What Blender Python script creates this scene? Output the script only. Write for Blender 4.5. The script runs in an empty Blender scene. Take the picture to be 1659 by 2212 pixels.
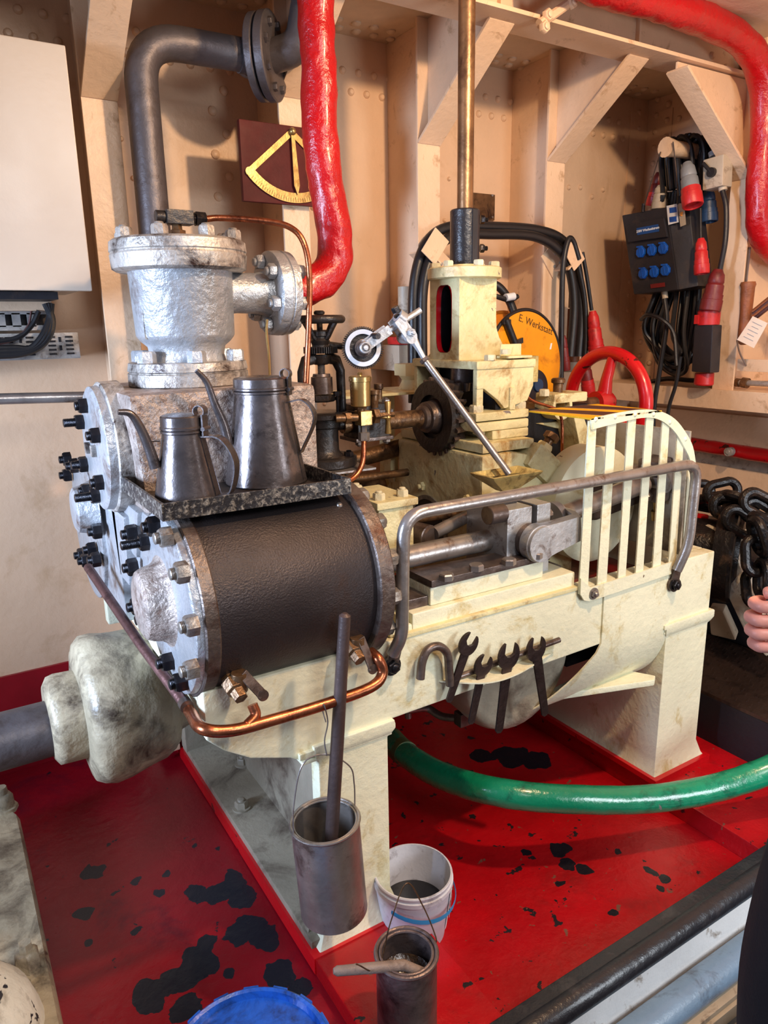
import bpy, bmesh, math, random
from mathutils import Vector as V, Matrix, Quaternion, noise
random.seed(7)
PI = math.pi
S = bpy.context.scene
COL = S.collection

# ------------------------------------------------------------------ camera
F, YAW, PIT, ROL, CH = 1568.5, .55241, .24915, .017566, 1.6
fw = V((math.sin(YAW)*math.cos(PIT), math.cos(YAW)*math.cos(PIT), -math.sin(PIT)))
rt = V((math.cos(YAW), -math.sin(YAW), 0)); dn = fw.cross(rt)
CR = rt*math.cos(ROL)+dn*math.sin(ROL); CD = -rt*math.sin(ROL)+dn*math.cos(ROL)
CAMP = V((0, 0, CH))
cd = bpy.data.cameras.new('camera'); cam = bpy.data.objects.new('camera', cd); COL.objects.link(cam)
m = Matrix((CR, -CD, -fw)).transposed().to_4x4(); m.translation = CAMP; cam.matrix_world = m
cd.sensor_fit = 'HORIZONTAL'; cd.sensor_width = 36; cd.lens = F/1659*36; cd.clip_start = .05
S.camera = cam

def at(px, py, x=None, y=None, z=None):
    """the point of a world plane seen at a pixel of the photograph"""
    d = CR*((px-829.5)/F)+CD*((py-1106)/F)+fw
    t = (x-CAMP.x)/d.x if x is not None else (y-CAMP.y)/d.y if y is not None else (z-CAMP.z)/d.z
    return CAMP+d*t

# ------------------------------------------------------------------ light
S.view_settings.view_transform = 'Standard'; S.view_settings.look = 'None'
S.view_settings.exposure = 0.0; S.view_settings.gamma = 1; S.view_settings.use_curve_mapping = False
w = bpy.data.worlds.new('world'); S.world = w; w.use_nodes = True
w.node_tree.nodes['Background'].inputs[0].default_value = (.60, .66, .85, 1)
w.node_tree.nodes['Background'].inputs[1].default_value = .26
def lamp(name, kind, loc, energy, color, target=None, size=.3, sy=None):
    l = bpy.data.lights.new(name, kind); l.energy = energy; l.color = color
    o = bpy.data.objects.new(name, l); COL.objects.link(o); o.location = loc
    if kind == 'AREA':
        l.size = size
        if sy: l.shape = 'RECTANGLE'; l.size_y = sy
    else: l.shadow_soft_size = size
    if target is not None: o.rotation_euler = (V(target)-V(loc)).to_track_quat('-Z', 'Y').to_euler()
    return o
lamp('warm_work_lamp', 'POINT', (1.55, .45, 2.68), 150, (1, .66, .38), size=.05)
lamp('daylight_left', 'AREA', (-1.9, 1.5, 1.5), 35, (.56, .72, 1), (.4, 1.95, 1.15), .6, .9).data.spread = 1.15
lamp('skylight_front', 'AREA', (.9, -1.0, 2.7), 44, (1, .97, .95), (1.3, 1.4, .2), 1.0, .7)
lamp('coaming_fill', 'AREA', (2.4, -1.0, 1.2), 44, (.86, .93, 1), (1.6, .98, -.25), .6, .9)  # added fill that brightens the white coaming, not a known doorway

# ------------------------------------------------------------------ materials
def lin(c):
    return tuple((((v/255)+.055)/1.055)**2.4 if v > 10 else v/255/12.92 for v in c)+(1,)
def mat(name, col, rough=.45, metal=0, bump=.15, bs=60, var=.12, vs=4, dirt=None, chips=None, chips2=None, spots=None, coat=0, emis=None, spec=.5, ttop=None):
    """procedural surface: base colour, slow tint variation, dirt and chipped patches, fine bump"""
    M_ = bpy.data.materials.new(name); M_.use_nodes = True; nt = M_.node_tree; N = nt.nodes; L = nt.links
    b = N['Principled BSDF']
    def nd(t, **k):
        n = N.new(t)
        for a, v in k.items(): setattr(n, a, v)
        return n
    tc = nd('ShaderNodeTexCoord')
    geo = nd('ShaderNodeNewGeometry')
    P = geo.outputs['Position'] if spots else tc.outputs['Object']
    def noi(s, det=4, r=.6, dist=0):
        n = nd('ShaderNodeTexNoise'); n.inputs['Scale'].default_value = s; n.inputs['Detail'].default_value = det
        n.inputs['Roughness'].default_value = r; n.inputs['Distortion'].default_value = dist; L.new(P, n.inputs['Vector']); return n.outputs['Fac']
    def ramp(src, a, c):
        n = nd('ShaderNodeMapRange'); n.inputs['From Min'].default_value = a; n.inputs['From Max'].default_value = c
        n.clamp = True; L.new(src, n.inputs['Value']); return n.outputs['Result']
    def mix(fac, a, c):
        n = nd('ShaderNodeMix', data_type='RGBA')
        if isinstance(fac, float): n.inputs[0].default_value = fac
        else: L.new(fac, n.inputs[0])
        for i, q in ((6, a), (7, c)):
            if isinstance(q, tuple): n.inputs[i].default_value = q
            else: L.new(q, n.inputs[i])
        return n.outputs[2]
    c0 = lin(col); dk = tuple(v*(1-var*2) for v in c0[:3])+(1,); lt = tuple(min(1, v*(1+var)) for v in c0[:3])+(1,)
    cur = mix(ramp(noi(vs, 5), .3, .7), dk, lt)
    rg = None
    if dirt:
        dc, amt, ds = dirt
        f = ramp(noi(ds, 8, .7, .5), .58-amt*.3, .70-amt*.1)
        cur = mix(f, cur, lin(dc))
    masks = []
    for ch in (chips, chips2):
        if ch:
            cc, th, cs = ch
            f = ramp(noi(cs, 4, .55, .3), th, th+.012)
            cur = mix(f, cur, lin(cc)); masks.append(f)
    if spots:
        cc, lst = spots
        nz = nd('ShaderNodeTexNoise'); nz.inputs['Scale'].default_value = 9; nz.inputs['Detail'].default_value = 5; L.new(P, nz.inputs['Vector'])
        sub = nd('ShaderNodeVectorMath', operation='SUBTRACT'); L.new(nz.outputs['Color'], sub.inputs[0]); sub.inputs[1].default_value = (.5, .5, .5)
        sc = nd('ShaderNodeVectorMath', operation='SCALE'); L.new(sub.outputs[0], sc.inputs[0]); sc.inputs['Scale'].default_value = .11
        ad = nd('ShaderNodeVectorMath', operation='ADD'); L.new(P, ad.inputs[0]); L.new(sc.outputs[0], ad.inputs[1])
        fl = nd('ShaderNodeVectorMath', operation='MULTIPLY'); L.new(ad.outputs[0], fl.inputs[0]); fl.inputs[1].default_value = (1, 1, 0)
        acc = None
        for (sx, sy, r) in lst:
            ds_ = nd('ShaderNodeVectorMath', operation='DISTANCE'); L.new(fl.outputs[0], ds_.inputs[0]); ds_.inputs[1].default_value = (sx, sy, 0)
            mr = nd('ShaderNodeMath', operation='LESS_THAN'); L.new(ds_.outputs['Value'], mr.inputs[0]); mr.inputs[1].default_value = r
            if acc is None: acc = mr.outputs[0]
            else:
                mx = nd('ShaderNodeMath', operation='MAXIMUM'); L.new(acc, mx.inputs[0]); L.new(mr.outputs[0], mx.inputs[1]); acc = mx.outputs[0]
        cur = mix(acc, cur, lin(cc)); masks.append(acc)
    L.new(cur, b.inputs['Base Color'])
    b.inputs['Metallic'].default_value = metal
    rr = nd('ShaderNodeMapRange'); rr.inputs['To Min'].default_value = max(.03, rough-.1); rr.inputs['To Max'].default_value = min(1, rough+.14)
    L.new(noi(vs*3, 3), rr.inputs['Value']); L.new(rr.outputs[0], b.inputs['Roughness'])
    b.inputs['Coat Weight'].default_value = coat; b.inputs['Coat Roughness'].default_value = .15
    b.inputs['Specular IOR Level'].default_value = spec
    if emis: b.inputs['Emission Color'].default_value = lin(emis[0]); b.inputs['Emission Strength'].default_value = emis[1]
    h = noi(bs, 4)
    if masks:
        mm = nd('ShaderNodeMath', operation='MULTIPLY_ADD'); L.new(masks[-1], mm.inputs[0]); mm.inputs[1].default_value = -.5; L.new(h, mm.inputs[2]); h = mm.outputs[0]
    bp = nd('ShaderNodeBump'); bp.inputs['Strength'].default_value = bump; bp.inputs['Distance'].default_value = .009
    L.new(h, bp.inputs['Height']); L.new(bp.outputs[0], b.inputs['Normal'])
    return M_
M = dict(
 wall=mat('cream_bulkhead_paint', (224,190,158), .42, bump=.35, bs=22, var=.06, vs=1.6, dirt=((196,160,124), .03, 2.2), chips=((150,115,80), .765, 16)),
 frame=mat('cream_frame_paint', (226,193,160), .38, bump=.25, bs=40, var=.06, vs=3, dirt=((176,140,104), .0, 9)),
 dado=mat('red_wall_band', (150,14,30), .35, bump=.2, bs=30),
 floorL=mat('worn_red_deck_paint', (132,7,26), .3, bump=.3, bs=22, var=.14, vs=3, dirt=((95,8,30), .1, 3), chips=((26,24,34), .69, 13),
   spots=((22,24,36), [(p.x, p.y, r) for p, r in [(at(430,2075,z=-.05),.058),(at(395,2110,z=-.05),.05),(at(455,2035,z=-.05),.03),(at(470,1930,z=-.05),.05),(at(520,1940,z=-.05),.05),(at(530,2010,z=-.05),.055),(at(500,1905,z=-.05),.04),(at(575,2030,z=-.05),.045),(at(600,2100,z=-.05),.04),(at(640,2140,z=-.05),.04),(at(425,1930,z=-.05),.03),(at(205,1880,z=-.05),.035),(at(175,1975,z=-.05),.028),(at(345,1925,z=-.05),.02),(at(290,1905,z=-.05),.016),(at(295,2010,z=-.05),.016),(at(360,1890,z=-.05),.015),(at(495,2100,z=-.05),.02),(at(330,2150,z=-.05),.045),(at(400,2180,z=-.05),.04),(at(190,2040,z=-.05),.018)]])),
 floorR=mat('red_plinth_paint', (168,7,18), .32, bump=.35, bs=22, var=.14, vs=4, dirt=((140,14,20), .02, 5), chips=((34,26,30), .66, 21), chips2=((115,70,55), .69, 33),
   spots=((22,20,28), [(p.x, p.y, r) for p, r in [(at(1215,1795,z=0),.032),(at(1225,1825,z=0),.03),(at(1262,1843,z=0),.026),(at(1215,1865,z=0),.018),(at(1405,1843,z=0),.022),(at(1436,1853,z=0),.02),(at(1425,1872,z=0),.014),(at(1325,1925,z=0),.014),(at(1135,1800,z=0),.018),(at(1100,1600,z=0),.07),(at(1040,1600,z=0),.05),(at(1160,1610,z=0),.06),(at(1335,1795,z=0),.016)]])),
 red=mat('red_lagging_paint', (172,5,15), .3, bump=.7, bs=38, var=.08, vs=6, coat=.15),
 redgloss=mat('red_gloss_paint', (196,10,22), .3, bump=.15, bs=50, coat=.3, chips=((74,18,16), .66, 14)),
 redwell=mat('dark_red_oily_paint', (120,6,16), .2, bump=.2, dirt=((30,8,10), .4, 8), coat=.5),
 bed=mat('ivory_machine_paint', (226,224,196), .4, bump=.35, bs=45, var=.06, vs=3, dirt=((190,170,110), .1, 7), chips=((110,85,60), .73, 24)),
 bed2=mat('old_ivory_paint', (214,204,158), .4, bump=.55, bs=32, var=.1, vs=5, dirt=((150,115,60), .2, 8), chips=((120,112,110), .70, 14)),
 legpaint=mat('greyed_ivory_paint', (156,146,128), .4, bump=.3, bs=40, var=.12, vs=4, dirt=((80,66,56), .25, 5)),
 silver=mat('aluminium_paint', (180,181,184), .38, .55, bump=.7, bs=34, var=.1, vs=6, dirt=((112,90,78), .08, 6)),
 silverdirty=mat('stained_aluminium_paint', (186,178,170), .42, .45, bump=.6, bs=34, var=.15, vs=6, dirt=((44,24,16), .46, 14)),
 brushed=mat('scuffed_bare_casting', (172,156,146), .5, .45, bump=.8, bs=60, var=.25, vs=18, dirt=((104,78,66), .28, 40)),
 lag=mat('black_cylinder_lagging', (66,60,62), .37, .6, bump=.3, bs=210, var=.15, vs=3, dirt=((70,50,40), .1, 4)),
 lagring=mat('rusty_cylinder_ring', (112,100,94), .45, .6, bump=.5, bs=40, var=.2, vs=10, dirt=((70,44,34), .35, 12)),
 nut=mat('black_oiled_nut', (44,42,46), .3, .7, bump=.2, var=.2, vs=20, dirt=((70,60,55), .2, 30)),
 nutsilver=mat('painted_grey_nut', (150,142,134), .4, .6, bump=.3, var=.2, vs=20, dirt=((80,62,50), .3, 40)),
 nutivory=mat('ivory_painted_nut', (205,198,168), .4, bump=.3, var=.1, vs=20, dirt=((130,100,60), .2, 40)),
 steel=mat('polished_steel', (158,150,146), .3, .7, bump=.1, bs=60, var=.15, vs=10, dirt=((110,84,68), .06, 14)),
 steeldark=mat('dark_oiled_steel', (108,94,88), .32, .6, bump=.15, bs=60, var=.2, vs=9, dirt=((60,42,34), .3, 10)),
 steellight=mat('pale_worn_steel', (182,182,184), .38, .5, bump=.2, bs=60, var=.12, vs=12, dirt=((110,95,88), .1, 20)),
 iron=mat('black_iron', (50,45,44), .36, .4, bump=.3, bs=60, var=.2, vs=8, dirt=((64,48,36), .1, 12)),
 greypipe=mat('grey_steel_pipe', (96,90,92), .45, .5, bump=.25, bs=30, var=.15, vs=5, dirt=((70,60,56), .2, 6)),
 can=mat('dark_tinplate', (104,96,96), .26, .75, bump=.1, bs=50, var=.18, vs=12, dirt=((60,54,54), .05, 14)),
 tin=mat('dull_tinplate', (176,168,162), .33, .8, bump=.15, bs=40, var=.15, vs=10, dirt=((90,76,70), .2, 8)),
 greasetin=mat('greasy_tinplate', (122,106,104), .36, .5, bump=.3, bs=30, var=.2, vs=9, dirt=((48,38,40), .35, 10)),
 brown=mat('brown_grease', (62,44,30), .25, bump=.8, bs=30, dirt=((120,90,60), .2, 18), coat=.5),
 oil=mat('black_oil', (14,14,18), .05, bump=.0, spec=.8),
 traym=mat('chipped_black_tray', (52,50,52), .35, .3, bump=.5, bs=40, var=.2, vs=8, dirt=((170,162,150), .30, 80)),
 copper=mat('copper', (196,116,80), .28, .95, bump=.1, var=.2, vs=8, dirt=((110,60,44), .25, 8)),
 copperold=mat('tarnished_copper', (126,92,88), .4, .8, bump=.2, var=.2, vs=8, dirt=((70,50,50), .3, 8)),
 brass=mat('brass', (188,156,100), .3, .8, bump=.08, var=.15, vs=8, dirt=((120,88,40), .2, 10)),
 brasspaint=mat('brassy_trough', (206,186,122), .33, .55, bump=.35, bs=40, var=.12, vs=12, dirt=((90,64,30), .3, 16)),
 brassold=mat('dirty_brass', (122,92,64), .35, .6, bump=.25, var=.2, vs=12, dirt=((54,36,28), .4, 16)),
 brassrod=mat('worn_brass_tube', (160,122,86), .33, .65, bump=.1, var=.3, vs=4, dirt=((80,50,34), .35, 6)),
 wood=mat('dark_mahogany', (84,24,24), .45, bump=.05, bs=90, var=.2, vs=6, coat=0, spec=.15),
 woodh=mat('worn_wood', (140,78,40), .5, bump=.3, bs=60, var=.2, vs=12),
 green=mat('green_pipe_paint', (12,128,90), .25, bump=.4, bs=26, var=.1, vs=5, coat=.4, chips=((128,118,112), .69, 11), dirt=((6,70,50), .1, 8)),
 greenold=mat('worn_green_pipe_collar', (60,84,50), .5, bump=.5, bs=30, dirt=((120,110,60), .4, 12)),
 black=mat('black_rubber', (26,25,28), .4, bump=.1, var=.1),
 blackgloss=mat('black_gloss_paint', (34,34,40), .32, bump=.4, bs=30, coat=.15, dirt=((60,56,58), .1, 10)),
 blackplastic=mat('black_plastic', (38,37,42), .42, bump=.15, dirt=((60,50,46), .1, 9)),
 blue=mat('blue_plastic', (22,84,176), .35, bump=.1, dirt=((14,40,90), .2, 12)),
 bluelid=mat('blue_lid_plastic', (28,88,190), .28, bump=.3, bs=20, dirt=((12,38,90), .3, 10), coat=.2),
 cyan=mat('cyan_plastic', (30,140,196), .35),
 bluehandle=mat('dark_blue_plastic', (28,58,92), .4),
 redplug=mat('red_plug_plastic', (196,34,36), .4, var=.12, dirt=((110,24,26), .2, 14)),
 redplugold=mat('dark_red_plug_plastic', (116,30,30), .45, var=.15, dirt=((60,20,20), .2, 14)),
 greyplug=mat('grey_plug_plastic', (132,136,140), .45, dirt=((90,84,80), .1, 14)),
 beige=mat('beige_plastic', (184,168,146), .5, dirt=((110,90,72), .1, 14)),
 yellow=mat('yellow_reel_paint', (238,156,16), .4, bump=.1, var=.07, chips=((70,50,20), .74, 30), dirt=((190,110,10), .1, 10)),
 stripeY=mat('yellow_warning_paint', (230,172,24), .4, bump=.3, chips=((120,100,60), .72, 30)),
 stripeB=mat('dark_brown_warning_paint', (70,42,34), .4, bump=.3),
 cabinet=mat('white_enamel_cabinet', (190,176,160), .35, bump=.05, var=.03, vs=2),
 galv=mat('galvanised_steel', (176,172,168), .42, .5, bump=.2, var=.15, vs=20, dirt=((110,100,94), .2, 24)),
 chipwhite=mat('chipped_white_paint', (216,208,190), .45, bump=.5, bs=30, var=.1, vs=5, dirt=((110,95,76), .2, 8), chips=((40,36,40), .60, 12)),
 lagwhite=mat('grimy_lagging_cloth', (172,158,132), .4, bump=1.0, bs=14, var=.2, vs=6, dirt=((62,50,40), .34, 7)),
 whitepaint=mat('scuffed_white_paint', (244,240,236), .45, bump=.2, var=.05, dirt=((150,130,110), .0, 12)),
 paleblue=mat('grey_blue_pipe_paint', (120,146,172), .35, bump=.2, dirt=((80,90,104), .1, 8)),
 chain=mat('black_oily_chain', (30,28,30), .3, .4, bump=.5, bs=40, dirt=((80,62,50), .1, 16)),
 plate=mat('brown_tread_steel', (84,66,58), .35, .75, bump=.2, dirt=((50,38,34), .3, 8)),
 dark=mat('dark_bilge_and_shade', (14,14,22), .5),  # also colours the pieces that stand in for shade inside openings
 plastic=mat('white_bucket_plastic', (206,206,214), .4, bump=.1, dirt=((120,112,118), .15, 10)),
 paper=mat('paper_label', (214,220,226), .6, var=.04),
 tag=mat('pinkish_paper_tag', (226,206,186), .7, var=.04),
 tex=mat('dark_blue_print', (24,70,130), .5), ink=mat('faded_ink', (92,60,24), .7), inkg=mat('grey_print', (150,150,156), .7),
 whitep=mat('white_print', (226,230,236), .6), orange=mat('orange_print', (235,140,30), .6),
 skin=mat('skin', (226,150,132), .45, bump=.15, bs=40, var=.08, vs=20),
 skindark=mat('fingernail', (226,164,150), .3),
 shirt=mat('light_blue_cotton', (150,180,214), .8, bump=.2, bs=120),
 trousers=mat('black_trousers', (24,22,30), .75, bump=.2, bs=120),
 greygear=mat('grey_painted_gear_rim', (186,190,198), .4, bump=.1),
 stick=mat('dark_stirring_stick', (78,64,62), .4, .2, bump=.2, var=.15, vs=8),
 stickpale=mat('grimy_pale_paddle', (138,120,110), .5, bump=.3, var=.12, vs=12, dirt=((80,66,60), .2, 10)),
 wrenchm=mat('blackened_wrench_steel', (66,52,50), .33, .7, bump=.25, bs=50, dirt=((40,30,30), .3, 12)),
 deckhead=mat('cream_deckhead_paint', (214,188,158), .42, bump=.3, bs=25, var=.1, vs=3),
)

# ------------------------------------------------------------------ geometry helpers
def frameof(ax):
    ax = V(ax).normalized(); a = V((0, 0, 1)) if abs(ax.z) < .9 else V((1, 0, 0))
    u = a.cross(ax).normalized(); return u, ax.cross(u), ax
class G:
    def __init__(s): s.bm = bmesh.new()
    def _f(s, vs):
        try: s.bm.faces.new(vs)
        except ValueError: pass
    def rings(s, rs, cap0=True, cap1=True, closed=False):
        R = [[s.bm.verts.new(p) for p in r] for r in rs]; n = len(R[0])
        k = len(R) if closed else len(R)-1
        for i in range(k):
            a, b = R[i], R[(i+1) % len(R)]
            for j in range(n): s._f((a[j], a[(j+1) % n], b[(j+1) % n], b[j]))
        if not closed:
            if cap0: s._f(R[0][::-1])
            if cap1: s._f(R[-1])
        return s
    def box(s, x0, x1, y0, y1, z0, z1):
        return s.rings([[V((x0,y0,z)), V((x1,y0,z)), V((x1,y1,z)), V((x0,y1,z))] for z in (z0, z1)])
    def obox(s, c, u, v, w_, a, b, h):
        c = V(c); u, v, w_ = V(u).normalized()*a/2, V(v).normalized()*b/2, V(w_).normalized()*h/2
        return s.rings([[c-u-v+k*w_, c+u-v+k*w_, c+u+v+k*w_, c-u+v+k*w_] for k in (-1, 1)])
    def lathe(s, o, ax, prof, n=32, a0=0, wob=0):
        """prof: (distance along axis, radius) pairs"""
        u, v, a = frameof(ax); o = V(o); rs = []
        for h, r in prof:
            ring = []
            for j in range(n):
                t = a0+2*PI*j/n; p = o+a*h+(u*math.cos(t)+v*math.sin(t))*max(r, 1e-4)
                if wob: p += (p-o-a*h).normalized()*wob*noise.noise(p*14)
                ring.append(p)
            rs.append(ring)
        return s.rings(rs)
    def cyl(s, p0, p1, r, r1=None, n=24):
        p0, p1 = V(p0), V(p1); d = p1-p0
        return s.lathe(p0, d, [(0, r), (d.length, r if r1 is None else r1)], n)
    def tubering(s, o, ax, ro, ri, h, n=40):
        return s._tr(o, ax, ro, ri, h, n)
    def _tr(s, o, ax, ro, ri, h, n):
        u, v, a = frameof(ax); o = V(o)
        def rg(r, q): return [o+a*q+(u*math.cos(2*PI*j/n)+v*math.sin(2*PI*j/n))*r for j in range(n)]
        return s.rings([rg(ro, 0), rg(ro, h), rg(ri, h), rg(ri, 0)], closed=True)
    def tube(s, pts, r, n=12, wob=0, ws=14, flat=None):
        pts = [V(p) for p in pts]; rs = []; u = None
        for i, p in enumerate(pts):
            t = (pts[min(i+1, len(pts)-1)]-pts[max(i-1, 0)]).normalized()
            if u is None: u = frameof(t)[0]
            u = (u-t*u.dot(t)).normalized(); v = t.cross(u)
            rr = r[i] if isinstance(r, (list, tuple)) else r
            ring = []
            for j in range(n):
                d = u*math.cos(2*PI*j/n)+v*math.sin(2*PI*j/n)
                q = p+d*rr
                if wob: q += d*wob*noise.noise(q*ws)
                ring.append(q)
            rs.append(ring)
        return s.rings(rs)
    def ring_tube(s, c, ax, R_, r, n=40, m_=12, wob=0):
        u, v, a = frameof(ax); c = V(c); rs = []
        for i in range(n):
            t = 2*PI*i/n; d = u*math.cos(t)+v*math.sin(t)
            rs.append([c+d*(R_+r*math.cos(2*PI*j/m_))+a*r*math.sin(2*PI*j/m_) for j in range(m_)])
        return s.rings(rs, closed=True)
    def prism(s, poly, vec):
        vec = V(vec); poly = [V(p) for p in poly]
        return s.rings([poly, [p+vec for p in poly]])
    def ball(s, c, r, sc=(1, 1, 1), n=16):
        c = V(c); rs = []
        for i in range(n//2+1):
            t = PI*i/(n//2); rs.append([c+V((sc[0]*r*max(math.sin(t), .001)*math.cos(2*PI*j/n), sc[1]*r*max(math.sin(t), .001)*math.sin(2*PI*j/n), -sc[2]*r*math.cos(t))) for j in range(n)])
        return s.rings(rs)
    def hexn(s, p, ax, r, h):
        u, v, a = frameof(ax); p = V(p)
        return s.lathe(p, a, [(0, r), (h*.8, r), (h, r*.86)], 6)
    def gear(s, c, ax, R_, r, h, nt, ri=0, taper=0):
        u, v, a = frameof(ax); c = V(c); out = []
        for q, k in ((0, 1), (h, 1-taper)):
            ring = []
            for i in range(nt*4):
                t = 2*PI*i/(nt*4); rr = (R_ if i % 4 in (0, 1) else r)*k
                ring.append(c+a*q+(u*math.cos(t)+v*math.sin(t))*rr)
            out.append(ring)
        if ri:
            out += [[c+a*q+(p-c-a*q).normalized()*ri for p in ring] for q, ring in ((h, out[1]), (0, out[0]))]
            return s.rings(out, closed=True)
        return s.rings(out)
ORG = {}
def build(name, g, m_, parent=None, bev=0, sharp=35, label=None, wn=True):
    bm = g.bm if isinstance(g, G) else g
    bmesh.ops.recalc_face_normals(bm, faces=bm.faces)
    o_ = ORG.get(parent.name, V((0, 0, 0))) if parent else None
    if bev:
        bm.normal_update()
        es = [e for e in bm.edges if len(e.link_faces) == 2 and e.calc_face_angle(0) > .6]
        try: bmesh.ops.bevel(bm, geom=es, offset=bev, segments=2, profile=.6, affect='EDGES', clamp_overlap=True)
        except Exception: pass
    if o_ is None:
        lo = V((min(v.co.x for v in bm.verts), min(v.co.y for v in bm.verts), min(v.co.z for v in bm.verts)))
        hi = V((max(v.co.x for v in bm.verts), max(v.co.y for v in bm.verts), max(v.co.z for v in bm.verts)))
        o_ = V(((lo.x+hi.x)/2, (lo.y+hi.y)/2, lo.z)); root = True
    else: root = False
    bmesh.ops.translate(bm, verts=bm.verts, vec=-o_)
    bm.normal_update()
    for f in bm.faces: f.smooth = True
    for e in bm.edges:
        e.smooth = not (len(e.link_faces) == 2 and e.calc_face_angle(0) > math.radians(sharp))
    me = bpy.data.meshes.new(name); bm.to_mesh(me); bm.free(); me.materials.append(M[m_])
    ob = bpy.data.objects.new(name, me); COL.objects.link(ob)
    if root: ob.location = o_
    else: ob.parent = parent
    ORG[ob.name] = o_
    if bev and wn:
        mo = ob.modifiers.new('weighted_normal', 'WEIGHTED_NORMAL'); mo.keep_sharp = True
    if label: ob['label'] = label
    return ob
def tag(o, label, cat, group=None):
    o['label'] = label; o['category'] = cat
    if group: o['group'] = group
    return o
def struct(name, g, m_, **k):
    o = build(name, g, m_, **k); o['kind'] = 'structure'; return o
def thing(name, label, cat, loc, group=None):
    o = bpy.data.objects.new(name, None); COL.objects.link(o); o.location = loc; o.empty_display_size = .05
    ORG[o.name] = V(loc); return tag(o, label, cat, group)
NM = {}
def nut(parent, p, ax, r=.016, h=.02, stud=.01, m_='nut', name='nut', washer=0, rot=None):
    """a hex nut with its stud end, one mesh shared by all of the same size"""
    k = (r, h, stud, m_, washer, name)
    if k not in NM:
        g = G()
        if washer: g.cyl((0,0,0), (0,0,washer), r*1.35, n=20)
        g.hexn((0, 0, washer), (0, 0, 1), r, h)
        if stud:
            n_ = max(2, int(stud/.003)); pr = []
            for i in range(n_+1):
                q = washer+h*.9+stud*i/n_; pr += [(q, r*.56), (q+stud/n_*.5, r*.5)]
            pr.append((pr[-1][0]+.001, r*.4)); g.lathe((0,0,0), (0,0,1), pr, 12)
        o = build(name, g, m_, None); NM[k] = o.data; o.data.transform(Matrix.Translation(ORG[o.name])); first = o
    else: first = bpy.data.objects.new(name, NM[k]); COL.objects.link(first)
    q = V((0, 0, 1)).rotation_difference(V(ax).normalized())
    first.rotation_mode = 'QUATERNION'
    first.rotation_quaternion = q @ Quaternion((0, 0, 1), random.uniform(0, PI/3) if rot is None else rot)
    first.location = V(p)-ORG[parent.name]; first.parent = parent
    return first
def fil(pts, R_=.05, n=6):
    """polyline with rounded corners"""
    pts = [V(p) for p in pts]; out = [pts[0]]
    for i in range(1, len(pts)-1):
        a, b, c = pts[i-1], pts[i], pts[i+1]
        d1, d2 = (a-b), (c-b); k = min(R_, d1.length*.49, d2.length*.49)
        p, q = b+d1.normalized()*k, b+d2.normalized()*k
        for j in range(n+1):
            t = j/n; out.append(p*(1-t)**2+b*2*t*(1-t)+q*t*t)
    return out+[pts[-1]]
def spl(pts, n=8):
    pts = [V(p) for p in pts]; q = [pts[0]*2-pts[1]]+pts+[pts[-1]*2-pts[-2]]; out = []
    for i in range(1, len(q)-2):
        for j in range(n):
            t = j/n; a, b, c, d = q[i-1:i+3]
            out.append(.5*((2*b)+(c-a)*t+(2*a-5*b+4*c-d)*t*t+(3*b-a-3*c+d)*t**3))
    return out+[pts[-1]]
def dens(pts, d=.02):
    out = [V(pts[0])]
    for a, b in zip(pts, pts[1:]):
        a, b = V(a), V(b); n = max(1, int((b-a).length/d))
        out += [a.lerp(b, (i+1)/n) for i in range(n)]
    return out
def text(body, size, p, xd, up, m_, parent, name='lettering', bold=.0):
    cu = bpy.data.curves.new('t', 'FONT'); cu.body = body; cu.size = size; cu.extrude = .0006; cu.offset = bold
    cu.align_x = 'CENTER'; cu.align_y = 'CENTER'
    t = bpy.data.objects.new('t', cu); COL.objects.link(t)
    bpy.context.view_layer.update()
    me = bpy.data.meshes.new_from_object(t); bpy.data.objects.remove(t)
    xd = V(xd).normalized(); up = V(up); up = (up-xd*up.dot(xd)).normalized(); nr = xd.cross(up)
    mm = Matrix((xd, up, nr)).transposed().to_4x4(); mm.translation = V(p)-ORG[parent.name]
    me.transform(mm); me.materials.clear(); me.materials.append(M[m_])
    o = bpy.data.objects.new(name, me); COL.objects.link(o); o.parent = parent; ORG[o.name] = ORG[parent.name]; return o
X, Y, Z = V((1,0,0)), V((0,1,0)), V((0,0,1))

# ================================================================== the place
WY, WX, CZ = 2.9, 3.5, 2.75
def rivet(g, p, ax, r=.014):
    g.lathe(p, ax, [(-.002, r*1.15), (.005, r*1.05), (.011, r*.6), (.012, .001)], 10)
g = G().box(-1.6, WX+.05, WY, WY+.05, -.9, CZ)
for i in range(46):
    x = -.1+i*.075
    for z in (2.62, 2.545):
        rivet(g, (x+(.037 if z < 2.6 else 0), WY, z), -Y)
for xx in (.75, 1.45, 2.12, 2.78):
    for i in range(9): rivet(g, (xx+random.uniform(-.05, .05), WY, .9+i*.2+random.uniform(-.06, .06)), -Y, .009)
for i in range(30): rivet(g, (WX-.07, WY, .5+i*.078), -Y)
for px, py in ((1228,405),(1253,405),(1278,425),(1302,410)): rivet(g, at(px, py, y=WY), -Y, .012)
for i in range(8):
    rivet(g, (1.06+(i % 2)*.05, WY, 1.95+i*.075), -Y, .016)
g.box(3.36, WX, WY-.006, WY, 0, 2.68)
struct('wall_back', g, 'wall')
g = G().box(WX, WX+.05, -.6, WY, -.9, CZ)
g.box(WX-.006, WX, 2.74, WY, 0, 2.68)
for i in range(30): rivet(g, (WX-.006, 2.84, .48+i*.078), -X); rivet(g, (WX-.006, 2.77, .52+i*.078), -X)
for i in range(10): rivet(g, (WX, 2.7-i*.08, 2.62), -X)
for px, py in ((1589,925),(1460,905)): rivet(g, at(px, py, x=WX), -X, .02)
struct('wall_right', g, 'wall')
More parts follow.
